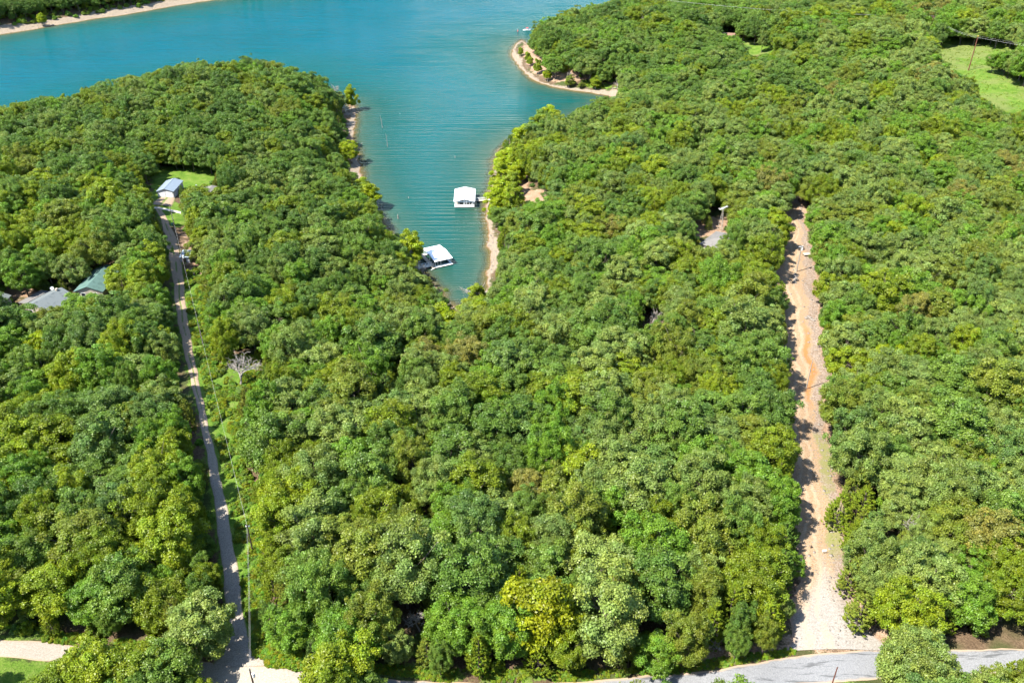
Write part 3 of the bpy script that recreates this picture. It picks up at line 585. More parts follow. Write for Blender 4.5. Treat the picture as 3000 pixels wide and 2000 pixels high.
c2 = on_water(1281, 740, 3.1); D2 = empty('boat_dock', (c2[0], c2[1], WATER_Z), math.radians(27), 'open boat dock with flat white roof turned askew at the cove head', 'boat dock')
for x0, x1, y0, y1 in ((-4.9, -3.5, -7.0, 6.6), (-3.48, 3.6, -7.0, -5.5), (2.9, 3.6, -5.48, 5.2), (-3.48, 3.6, 5.22, 6.4)):
    MB().box(x0, x1, y0, y1, .36, .54).build('deck', 'white_paint' if x1 > 0 else 'deck_wood', D2); MB().box(x0+.1, x1-.1, y0+.1, y1-.1, -.3, .34).build('float', 'float_black', D2)
for x in (-3.3, 3.3):
    m = MB()
    for y in (-5.7, 0, 5.8): m.bar((x, y, .54), (x, y, 2.75 + (.7 if y == 0 else 0)), .16)
    m.bar((x, -6, 2.72), (x, 0, 3.42), .16); m.bar((x, 6, 2.72), (x, 0, 3.42), .16); m.build('side_frame', 'white_paint', D2)
for y in (-5.7, 5.8): MB().bar((-3.2, y, 2.7), (3.2, y, 2.7), .16).build('beam', 'white_paint', D2)
for x in (-2.2, -.9): MB().bar((x, -5.6, .54), (x, -5.6, 2.65), .12).build('hoist_post', 'white_paint', D2)
MB().bar((3.34, -5.7, 2.6), (3.34, -3.2, .6), .1).bar((3.26, -3.2, 2.6), (3.26, -5.7, .6), .1).build('brace', 'white_paint', D2)
for s in (-1, 1): MB().slab((-3.75, 0, 3.6), (3.75, 0, 3.6), (3.75, s*6.5, 2.85), (-3.75, s*6.5, 2.85), .1*s).build('roof_panel', 'white_metal_roof', D2)
for y, s in ((-7.0, -1), (6.6, 1)): MB().bar((-4.9, y, .45), (-5.9, y+s*.5, .3), .12).bar((-3.9, y, .45), (-5.9, y+s*.5, .3), .12).build('mooring_arm', 'white_paint', D2)
m = MB(); rails(m, (-4.85, 2.0, .54), (-4.85, 6.5, .54), .95, 3); m.build('handrail', 'white_paint', D2)
MB().add([(-4.9, 6.3, 2.2), (-4.5, 6.3, 2.2), (-4.5, 6.3, 2.6), (-4.9, 6.3, 2.6)], [(0,1,2,3)]).bar((-4.7, 6.35, .5), (-4.7, 6.35, 2.6), .1).build('marker_post', 'white_paint', D2)
ga = on_water(1268, 776, .5); gb = on_water(1222, 786, 1.2)
gangway('gangway', ga, gb, 1.7, 'grey gangway between the bare-roofed dock and the lime green shore tree', True, 'concrete')

# ------------------------------------------------------------------ houses
def gable_house(name, loc, yaw, wd, ln, wh, rh, label, roof, wall, ov=.45, cat='house', along='y', sink=1.2, hip=0):
    """front wall at y=0, runs back to y=ln; ridge along y"""
    h = empty(name, loc, yaw, label, cat); x = wd/2
    wl = MB().add([(-x,0,-sink),(x,0,-sink),(x,ln,-sink),(-x,ln,-sink),(-x,0,wh),(x,0,wh),(x,ln,wh),(-x,ln,wh)] + ([] if hip else [(0,0,wh+rh-.12),(0,ln,wh+rh-.12)]),
        [(1,2,6,5),(3,0,4,7)] + ([(0,1,5,4),(2,3,7,6)] if hip else [(0,1,5,8,4),(2,3,7,9,6)])); wl.build('wall', wall, h)
    if hip:
        e = wh; o = ov; A = [(-x-o,-o,e),(x+o,-o,e),(x+o,ln+o,e),(-x-o,ln+o,e),(0,hip,e+rh),(0,ln-hip,e+rh)]
        B = [(a, b, c-.14) for a, b, c in A[:4]]
        r = MB().add(A + B, [(0,1,4),(1,2,5,4),(2,3,5),(3,0,4,5),(0,6,7,1),(1,7,8,2),(2,8,9,3),(3,9,6,0),(9,8,7,6)]).build('roof', roof, h)
    else:
        dz = rh/x*ov; r = None
        for s in (-1, 1):
            q = MB().slab((0,-ov,wh+rh), (s*(x+ov),-ov,wh-dz), (s*(x+ov),ln+ov,wh-dz), (0,ln+ov,wh+rh), .13*s).build('roof', roof, h); r = r or q
    BUILD_SPOTS.append((loc[0] - math.sin(yaw)*ln/2, loc[1] + math.cos(yaw)*ln/2, .5*max(wd, ln)))
    return h, r
def window(h, x0, x1, z0, z1, y=0.0, mat='dark_glass', name='window'):
    f = MB().box(x0, x1, y-.06, y-.003, z0, z1).build(name, 'white_paint' if name == 'window' else mat, h)
    if name == 'window': MB().box(x0+.1, x1-.1, y-.075, y-.062, z0+.1, z1-.1).build('pane', 'dark_glass', f)
    return f
g = at(487, 578); G, r = gable_house('metal_garage', g, 0.0, 6.6, 11.5, 2.7, 1.1, 'metal garage with blue-grey roof and two white doors at the lane end', 'blue_metal_roof', 'grey_siding', .35, 'garage')
for s in (-1, 1): window(G, s*1.52-1.36, s*1.52+1.36, .02, 2.35, mat='white_paint', name='garage_door')
MB().box(-.09, .09, -.36, 11.86, 3.79, 3.86).build('ridge_cap', 'blue_metal_roof', r)
g = at(604, 606); Hn, r = gable_house('ranch_house', (g[0], g[1], g[2]), 0.0, 14, 11, 2.8, 2.0, 'grey-roofed house half hidden by trees beside the metal garage', 'grey_shingle', 'grey_siding')
vp = MB().tube([(-6.0, 9.5, 2.9), (-6.0, 9.5, 5.2)], [.22, .22], 8).tube([(-6.0, 9.5, 5.2), (-6.0, 9.5, 5.6)], [.36, .36], 8); vp.build('chimney', 'steel', r)
window(Hn, -5, -3.4, 1, 2.2); window(Hn, 2.5, 4.5, 1, 2.2); window(Hn, -1, 0, 0, 2.1, mat='brown_siding', name='door')
g = at(266, 876); Gh, r = gable_house('green_roofed_house', g, 0.0, 8.8, 15, 3.0, 1.7, 'tan house with green shingle roof among the trees by the lane', 'green_shingle', 'tan_siding', .4)
window(Gh, -2.6, -1.2, 1.0, 2.3); window(Gh, 1.2, 2.6, 1.0, 2.3); window(Gh, -.5, .5, 0, 2.1, mat='white_paint', name='door')
g = at(112, 928); Dh, r = gable_house('dish_house', g, math.radians(-22), 10.5, 10.5, 2.8, 2.1, 'dark-roofed house with a white satellite dish by the grassy yard', 'dark_shingle', 'tan_siding')
MB().box(-.35, .35, 8.6, 9.3, 4.0, 5.5).build('chimney', 'tan_siding', r); window(Dh, -3, -1.6, .9, 2.1); window(Dh, 1.6, 3, .9, 2.1)
MB().slab((-9.2, 1.5, 2.4), (-5.72, 1.5, 2.75), (-5.72, 10.2, 2.75), (-9.2, 10.2, 2.4), .14).build('porch_roof', 'grey_shingle', Dh)
for y in (1.8, 9.9): MB().bar((-9, y, -1), (-9, y, 2.35), .16).build('porch_post', 'white_paint', Dh)
# dish on the roof of that house
yw = math.radians(-22); sx, sy = -3.4, 10.0; dp = np.array([Dh.location[0] + sx*math.cos(yw) - sy*math.sin(yw), Dh.location[1] + sx*math.sin(yw) + sy*math.cos(yw), Dh.location[2] + 3.35])
dish = empty('satellite_dish', dp, .6, 'white satellite dish on the roof edge of the dark-roofed house', 'satellite dish')
V = [(0, 0, 0)]; Fs = []
for i in range(1, 4):
    for k in range(12): V.append((.55*i/3*math.cos(k*math.pi/6), .55*i/3*math.sin(k*math.pi/6), .16*(i/3)**2))
for k in range(12):
    Fs.append((0, 1+k, 1+(k+1) % 12))
    for i in range(2): Fs.append((1+i*12+k, 13+i*12+k, 13+i*12+(k+1) % 12, 1+i*12+(k+1) % 12))
bo = MB().add(V, Fs).build('reflector', 'white_paint', dish); bo.location = (0, 0, 1.0); bo.rotation_euler = (math.radians(50), 0, 0)
MB().tube([(0, 0, -.3), (0, .05, 1.0)], [.04, .04], 6).build('mast', 'steel', dish); MB().tube([(0, -.1, .8), (0, -.65, 1.35)], [.03, .05], 5).build('feed_arm', 'steel', dish)
g = at(-46, 930); E, r = gable_house('edge_house', g, 0.0, 8, 9, 2.8, 1.7, 'grey roof corner at the picture edge beside the dish house', 'dark_shingle', 'tan_siding'); window(E, 1, 2.4, .9, 2.1)
g = at(2086, 745); Hh, r = gable_house('hip_roofed_house', g, math.radians(-38), 9.5, 12.5, 2.8, 2.6, 'house with pale grey hip roof showing through the wood near the track', 'grey_shingle', 'tan_siding', hip=4.2)
MB().tube([(.9, 3.6, 3.6), (.9, 3.6, 5.1)], [.13, .13], 8).build('vent_pipe', 'rust_pole_wood', r); MB().tube([(2.0, 2.2, 3.0), (2.0, 2.2, 4.0)], [.1, .1], 6).build('vent_pipe', 'steel', r); window(Hh, -3, -1.5, .9, 2.1)
g = at(2150, 118); Bh, r = gable_house('cabin', g, math.radians(70), 8, 12, 2.8, 1.8, 'brown-roofed cabin under the big trees near the far point', 'brown_shingle', 'brown_siding'); window(Bh, -2, -.8, .9, 2.0)
# shed beside the lane
g = at(543, 768); Sh = empty('shed', g, 0, 'little shed with pale blue metal roof behind the lane pole', 'shed')
MB().box(-1.6, 1.6, 0, 4.0, -.8, 2.0).build('wall', 'grey_siding', Sh); MB().slab((-1.85, -.3, 2.05), (1.85, -.3, 2.05), (1.85, 4.4, 2.65), (-1.85, 4.4, 2.65), .1).build('roof', 'pale_blue_roof', Sh); window(Sh, -.5, .5, 0, 1.9, mat='brown_siding', name='door')
BUILD_SPOTS.append((g[0], g[1]+2, 2.5))

# ------------------------------------------------------------------ lattice antenna behind the hip-roofed house
g = at(2110, 676); A_ = empty('antenna_tower', g, 0, 'tripod antenna tower with a white aerial behind the hip-roofed house', 'antenna'); BUILD_SPOTS.append((g[0], g[1], 2))
m = MB(); HT = 8.6
for k in range(3):
    a = k*2.094+.5; m.bar((1.25*math.cos(a), 1.25*math.sin(a), -.3), (.1*math.cos(a), .1*math.sin(a), HT), .12)
    for q in range(5):
        f0, f1 = q/5, (q+1)/5; b = a+2.094; r0, r1 = 1.25*(1-f0)+.1*f0, 1.25*(1-f1)+.1*f1; m.bar((r0*math.cos(a), r0*math.sin(a), HT*f0), (r1*math.cos(b), r1*math.sin(b), HT*f1), .07); m.bar((r1*math.cos(a), r1*math.sin(a), HT*f1), (r1*math.cos(b), r1*math.sin(b), HT*f1), .07)
m.build('lattice', 'grey_pole_wood', A_)
m = MB(); m.bar((-1.6, -.8, HT+.3), (1.6, .8, HT+.9), .1)
for k in range(8):
    t = -1.5 + k*.43; l = .9 - .06*k; m.bar((t-.4*l, t*.5+.9*l, HT+.6+t*.19), (t+.4*l, t*.5-.9*l, HT+.6+t*.19), .06)
m.build('aerial', 'white_paint', A_); MB().bar((0, 0, HT-.1), (0, 0, HT+.7), .09).build('mast', 'steel', A_)

# ------------------------------------------------------------------ power poles and cables
def pole_height(b, py):
    lo, hi = .3, 30
    for _ in range(30):
        m = (lo+hi)/2
        if project(np.array([b[0], b[1], b[2]+m]))[0][1] > py: lo = m
        else: hi = m
    return lo
POLES = {}
def pole(key, bpx, top_py, label, mat='pole_wood', arm=0, can=False, h=None, r=.17, arm_dir=0.0, guard=False, armmat='white_paint', tips='steel'):
    if h is None: b = at(*bpx); h = pole_height(b, top_py)
    else: b = at(bpx[0], bpx[1], h); b = b - [0, 0, h]
    o = empty('utility_pole', b, arm_dir, label, 'utility pole', 'utility poles along lanes and field'); BUILD_SPOTS.append((b[0], b[1], 1.4))
    MB().tube([(0, 0, -1), (0, 0, h*.5), (0, 0, h)], [r*1.15, r, r*.75], 8).build('shaft', mat, o)
    if arm: 
        a = MB().box(-arm/2, arm/2, r*.8, r*.8+.13, h-.75, h-.58).build('crossarm', armmat, o)
        for s in (-1, 0, 1): MB().tube([(s*arm*.44, r*.8+.065, h-.58), (s*arm*.44, r*.8+.065, h-.35)], [.07, .05], 6).build('insulator', tips, a)
    else: MB().tube([(0, 0, h), (0, 0, h+.28)], [.07, .05], 6).build('insulator', tips, o)
    if can: MB().tube([(.42, 0, h-2.1), (.42, 0, h-1.95), (.42, 0, h-1.05), (.42, 0, h-.98)], [.2, .27, .27, .12], 10).build('transformer', 'white_paint', o)
    if guard: MB().tube([(0, 0, h-.1), (0, 0, h+.12)], [r*1.1, r*.9], 8).build('cap', 'yellow_plastic', o)
    POLES[key] = (b, h); KEEP.extend([b + np.array([0, 0, h*q]) for q in np.linspace(.05, 1, 8)]); return o
pole('P1', (512, 667), 598, 'dark pole on the lawn between garage and lane', r=.15)
pole('P2', (548, 815), 740, 'lane pole with a white transformer in front of the blue-roofed shed', can=True)
pole('P3', (595, 1010), 938, 'dark middle pole of the lane, beside the weedy strip')
pole('P4', (742, 1619), 1536, 'tallest dark pole beside the lower gravel lane', arm=.9)
pole('P5', (731, 1959), 0, 'pole top at the lane mouth with a blue-grey transformer, cut by the bottom edge', h=9.0, can=True)
pole('R1', (2333, 797), 718, 'pale pole with white crossarm and transformer on the upper dirt track', 'grey_pole_wood', arm=1.7, can=True, arm_dir=.3)
pole('R2', (2361, 1141), 1059, 'bare pale pole on the orange stretch of the dirt track', 'grey_pole_wood', r=.14)
pole('R3', (2454, 1952), 0, 'rusty brown pole top over the paved road, below the track mouth', 'rust_pole_wood', h=9.0, r=.12)
pole('F1', (2837, 207), 106, 'tall rust-brown pole standing in the open hay field', 'rust_pole_wood', r=.27, guard=True)
pole('F2', (2720, 108), 46, 'rust-brown line pole against the wood beyond the hay field', 'rust_pole_wood', r=.25, arm=2.4, armmat='rust_pole_wood')
def cable(a, b, sag, label, r=.014, da=(0, 0, 0), db=(0, 0, 0)):
    a = np.array(a, float) + da; b = np.array(b, float) + db; t = np.linspace(0, 1, 17)[:, None]; P = a*(1-t) + b*t; P[:, 2] -= (4*sag*t*(1-t))[:, 0]
    o = MB().tube(P - a, [r]*17, 4).build('power_cable', 'cable'); o.location = tuple(a); tag(o, label, 'power cable', 'power cables between poles')
top = lambda k, dz=0: np.array(POLES[k][0]) + [0, 0, POLES[k][1] + dz]
for s, w in ((-.35, 'upper'), (.35, 'lower')):
    dz = .25 if s < 0 else -.9
    for a, b in (('P5', 'P4'), ('P4', 'P3'), ('P3', 'P2'), ('P2', 'P1')):
        nm = {'P1': 'lawn pole', 'P2': 'shed pole', 'P3': 'middle lane pole', 'P4': 'tall lane pole', 'P5': 'lane mouth pole'}; cable(top(a, dz), top(b, dz), .9, '%s thin cable from the %s to the %s' % (w, nm[a], nm[b]))
for s in (-1, 0, 1):
    w = {-1: 'outer', 0: 'middle', 1: 'inner'}[s]; cable(top('F2', -.3), top('F1', .1 - .9*abs(s)), 2.2, '%s cable over the hay field between its two rust-brown poles' % w, .02, (s*1.0, 0, 0), (s*.15, 0, 0))
    cable(top('F1', .1 - .9*abs(s)), np.array([POLES['F1'][0][0]+150, POLES['F1'][0][1]-95, POLES['F1'][0][2]+16]), 3, '%s cable from the field pole out over the trees beside the field' % w, .02, (s*.15, 0, 0), (s*1.0, 0, 0))
    cable(top('F2', -.3), np.array([POLES['F2'][0][0]-190, POLES['F2'][0][1]+60, POLES['F2'][0][2]+15]), 3, '%s cable from the far line pole towards the lake' % w, .02, (s*1.0, 0, 0), (s*1.0, 0, 0))

# ------------------------------------------------------------------ boat, swimmer's buoy, snags standing in the water
p = on_water(1543, 90); B_ = empty('motor_boat', (p[0], p[1], WATER_Z), math.radians(178), 'white motor boat with a red and white cover beyond the far point', 'boat')
secs = [(-3.0, .95, .15), (-1.5, 1.1, .1), (.5, 1.1, .1), (2.0, .75, .2), (3.0, .06, .5)]; V = []; Fs = []
for x, b, k in secs: V += [(x, -b, .85+k*.3), (x, -b*.8, .1), (x, 0, -.25+k*.5), (x, b*.8, .1), (x, b, .85+k*.3)]
for i in range(4):
    for k in range(4): Fs.append((i*5+k, i*5+k+1, i*5+k+6, i*5+k+5))
Fs.append((0, 1, 2, 3, 4)); MB().add(V, Fs).build('hull', 'white_paint', B_)
MB().add([(-2.95, -.85, .62), (.5, -.98, .62), (2.0, -.66, .82), (2.8, 0, 1.0), (2.0, .66, .82), (.5, .98, .62), (-2.95, .85, .62)], [(0,1,2,3,4,5,6)]).build('deck', 'white_paint', B_)
MB().box(-1.0, .4, -.7, .7, .63, 1.35).build('console', 'white_paint', B_); MB().slab((.45, -.7, 1.3), (.45, .7, 1.3), (.15, .7, 1.85), (.15, -.7, 1.85), .04).build('windscreen', 'dark_glass', B_)
cv = MB(); cv.prism([(-1.5, 1.9), (-1.2, 2.15), (-.5, 2.25), (.2, 2.12), (.5, 1.9)], -.85, .85); cv.build('canopy', 'red_canvas', B_)
for x in (-1.4, .4):
    for y in (-.8, .8): MB().bar((x, y, .9), (x, y, 1.92), .05).build('canopy_pole', 'steel', B_)
MB().box(-3.4, -3.0, -.25, .25, .0, 1.2).build('outboard_motor', 'float_black', B_)
p = on_water(1517, 93); bu = empty('buoy', (p[0], p[1], WATER_Z), 0, 'small red buoy afloat beside the white boat', 'buoy')
MB().tube([(0,0,-.3),(0,0,.1),(0,0,.5),(0,0,.8),(0,0,1.5)], [.2, .5, .5, .25, .12], 8).build('body', 'red_canvas', bu); MB().tube([(0,0,1.5),(0,0,1.8)], [.15,.1], 6).build('lamp', 'white_paint', bu)
for bx, by, tx, ty, r, lab in ((1121,375,1116,337,.16,'tall thin grey snag standing in the cove, upper of two'), (1136,430,1133,390,.14,'tall thin grey snag standing in the cove, lower of two'), (1167,641,1166,628,.30,'short thick stump rising from the shaded water'),
    (1172,334,1172,331,.2,'stub of a drowned tree off the tip of the peninsula'), (1197,581,1197,576,.2,'stub of a drowned tree left of the truss-fronted dock'), (1333,463,1333,456,.16,'thin stub of a drowned tree in mid cove')):
    b = on_water(bx, by); h = pole_height(b, ty); dx = (tx-bx)*project(b)[1]/F; s = empty('water_snag', (b[0], b[1], WATER_Z), 0, lab, 'snag', 'snags standing in the water')
    MB().tube([(0, 0, -1.5), (dx*.3, .1, h*.35), (dx*.6, 0, h*.7), (dx, .1, h)], [r*1.2, r, r*.75, r*.3], 6).build('trunk', 'dead_wood', s)
    if h > 4: MB().tube([(dx*.6, 0, h*.7), (dx*.6+.35, .1, h*.76)], [r*.4, .02], 4).build('branch', 'dead_wood', s)

# ------------------------------------------------------------------ dead trees
DEADM = []
for i in range(5):
    v, f = dead(200+i, 9.0, .5+.1*(i % 3), 5); me = bpy.data.meshes.new('dead_branches'); me.from_pydata([tuple(a) for a in v], [], f); me.materials.append(M['dead_wood']); DEADM.append(me)
for k, (bx, by, h, lab, lean, wide) in enumerate([
    (705,1128,8.5,'bleached white snag with spreading boughs beside the weedy lane strip',0,1.5), (1384,893,10,'bare grey tree leaning out over the head of the cove',-.45,1.0), (1498,618,6.5,'small bare grey tree on the bank near the truss-fronted dock',0,.9),
    (1496,752,6,'bare grey thicket tree on the slope over the cove shore',.1,1), (1902,968,9,'forked dead tree with white limbs in the middle wood',0,1.1), (1876,108,13,'tall white snag in the wood of the far point',.05,.5), (2256,88,15,'pale leafless crown among the big trees behind the far point',0,.9),
    (2652,1600,10,'broken bare bough over rusty leaves in the wood beyond the track',-.2,.9), (1226,812,7,'bare grey tree on the bank below the lime green sycamore',.1,.9), (1660,236,6.5,'bare grey tree on the far beach',.1,.9), (1808,262,6,'pinkish bare bush at the grassy end of the far beach',0,1.2),
    (975,275,8,'bare pale tree among the green at the tip of the peninsula',.1,.9), (960,505,7,'bare white branches over the narrow beach',.1,1), (1085,890,7,'bare boughs in the wood below the bare-roofed dock',0,1.2), (1010,1085,9,'grey leafless tree between pale oaks in the middle wood',0,1.2), (1180,1105,8,'leafless tree showing white twigs above the deep shade',.1,1.2),
    (2110,1905,4.5,'bare white brush at the wood edge above the road',0,1.6), (1235,1850,5,'bare brush in the dark hollow above the road',0,1.4), (1735,330,5,'bare drift tree leaning into the small inlet',-.5,.8), (350,300,8,'grey leafless crown on the peninsula canopy',0,1.1), (2470,210,9,'white crooked limb in the young wood',.1,.6)]):
    b = at(bx, by); o = empty('dead_tree', b, k*1.3 if lean == 0 else 0, lab, 'dead tree', 'leafless dead trees'); o.scale = (h/9*wide, h/9*wide, h/9); BUILD_SPOTS.append((b[0], b[1], 1.2))
    KEEP.extend([b + np.array([lean*h*q*.8, 0, h*q]) for q in ((.3, .55, .8) if k in (0, 1, 4) else (.6, .85))]); c = link('trunk', DEADM[k % 5], o); c.rotation_euler = (0, lean, 0)

# ------------------------------------------------------------------ driftwood, rocks and small things by the track
for bx, by, ex, ey, r, lab in ((1410,862,1432,856,.38,'thick driftwood log at the corner of the cove shore'), (1413,842,1420,831,.12,'grey stick lying in the shallows of the cove'), (1050,425,1064,421,.13,'drift branch poking into the water below the narrow beach'), (1793,261,1815,257,.25,'pale driftwood log at the grassy end of the far beach'), (1767,252,1772,240,.22,'short leaning log on the far beach'), (1400,612,1402,600,.01,None)):
    if not lab: continue
    a = at(bx, by); b = at(ex, ey); d = b-a; o = empty('driftwood_log', a, 0, lab, 'log', 'driftwood along the shore')
    MB().tube([(0, 0, r*.6), tuple(d*.35+[0, .2, r*.7]), tuple(d*.7+[0, -.1, r]), tuple(d+[0, 0, r+.25])], [r*1.1, r, r*.8, r*.5], 7).build('trunk', 'dead_wood', o); MB().tube([tuple(d*.6+[0, 0, r]), tuple(d*.7+[.2, .3, r+1.0])], [r*.4, .03], 5).build('branch', 'dead_wood', o)
def rock_mesh(seed):
    r = np.random.default_rng(seed); V = []; Fs = []; n, m = 8, 5
    for i in range(1, m):
        for k in range(n): a, t = 6.283*k/n, math.pi*i/m; q = r.uniform(.78, 1.12); V.append((q*math.sin(t)*math.cos(a), q*math.sin(t)*math.sin(a), q*.65*math.cos(t)))
    V += [(0, 0, .62), (0, 0, -.62)]; b = len(V)
    for k in range(n):
        for i in range(m-2): Fs.append((i*n+k, (i+1)*n+k, (i+1)*n+(k+1) % n, i*n+(k+1) % n))
        Fs += [(b-2, k, (k+1) % n), (b-1, (m-2)*n+(k+1) % n, (m-2)*n+k)]
    me = bpy.data.meshes.new('boulder'); me.from_pydata(V, [], Fs); me.materials.append(M['rock']); return me
NTH = 'first second third fourth fifth sixth seventh eighth ninth tenth eleventh twelfth thirteenth fourteenth fifteenth sixteenth'.split()
ROCKS = [rock_mesh(300+i) for i in range(4)]; rr = np.random.default_rng(5)
for i in range(22):
    px, py = (2330 + rr.normal(0, 2.5), 806 + i*1.6) if i < 16 else (2362 + (i-16)*5.5, 935 + rr.normal(0, 6)); b = at(px, py); o = link('boulder', ROCKS[i % 4]); s = rr.uniform(.35, .75); o.location = (b[0], b[1], b[2]+.2*s+.15); o.scale = (s, s, s*.9); o.rotation_euler = (0, 0, rr.uniform(0, 6))
    tag(o, (NTH[i] + ' grey boulder down the line of rocks below the white-armed pole') if i < 16 else (NTH[i-16] + ' boulder from the left in the heap at the track edge above the bare pole'), 'boulder', 'boulders in a line on the track' if i < 16 else 'boulders heaped at the track edge')
b = at(2363, 750); o = empty('wooden_stand', b, .15, 'low weathered wooden stand beside the white-armed pole', 'stand'); MB().box(-1.3, 1.3, -.8, .8, .75, .9).build('top', 'deck_wood', o)
for x in (-1.15, 1.15):
    for y in (-.65, .65): MB().box(x-.08, x+.08, y-.08, y+.08, -.3, .748).build('leg', 'pole_wood', o)
b = at(2412, 1622); o = empty('road_sign', b, 0, 'small white sign on a post in the verge of the dirt track', 'sign'); MB().box(-.05, .05, -.05, .05, -.4, 1.3).build('post', 'grey_pole_wood', o); MB().box(-.45, .45, -.09, -.052, .75, 1.35).build('board', 'white_paint', o)
b = at(2375, 1606); o = empty('marker_post', b, 0, 'short dark post with a cap in the wheel track of the dirt track', 'post'); MB().tube([(0, 0, -.3), (0, 0, .8)], [.16, .14], 6).build('shaft', 'pole_wood', o); MB().tube([(0, 0, .8), (0, 0, .95)], [.22, .1], 6).build('cap', 'pole_wood', o)
b = at(507, 662); o = empty('utility_box', b, .2, 'dark green utility box at the foot of the lawn pole', 'utility box'); MB().box(-.5, .5, -.4, .4, -.2, 1.0).build('cabinet', 'green_box', o); MB().slab((-.55, -.46, 1.0), (.55, -.46, 1.0), (.55, .46, 1.12), (-.55, .46, 1.12), .06).build('lid', 'green_box', o)
b = at(570, 808); o = empty('marker_post', b, 0, 'grey stub post on the bare patch beside the lane', 'post'); MB().tube([(0, 0, -.3), (0, 0, 1.1)], [.2, .18], 6).build('shaft', 'grey_pole_wood', o); MB().tube([(0, 0, 1.1), (0, 0, 1.2)], [.22, .2], 6).build('cap', 'dark_interior', o)
S_ = 1.2755                                                       # picture coordinates read from a 2352-wide view
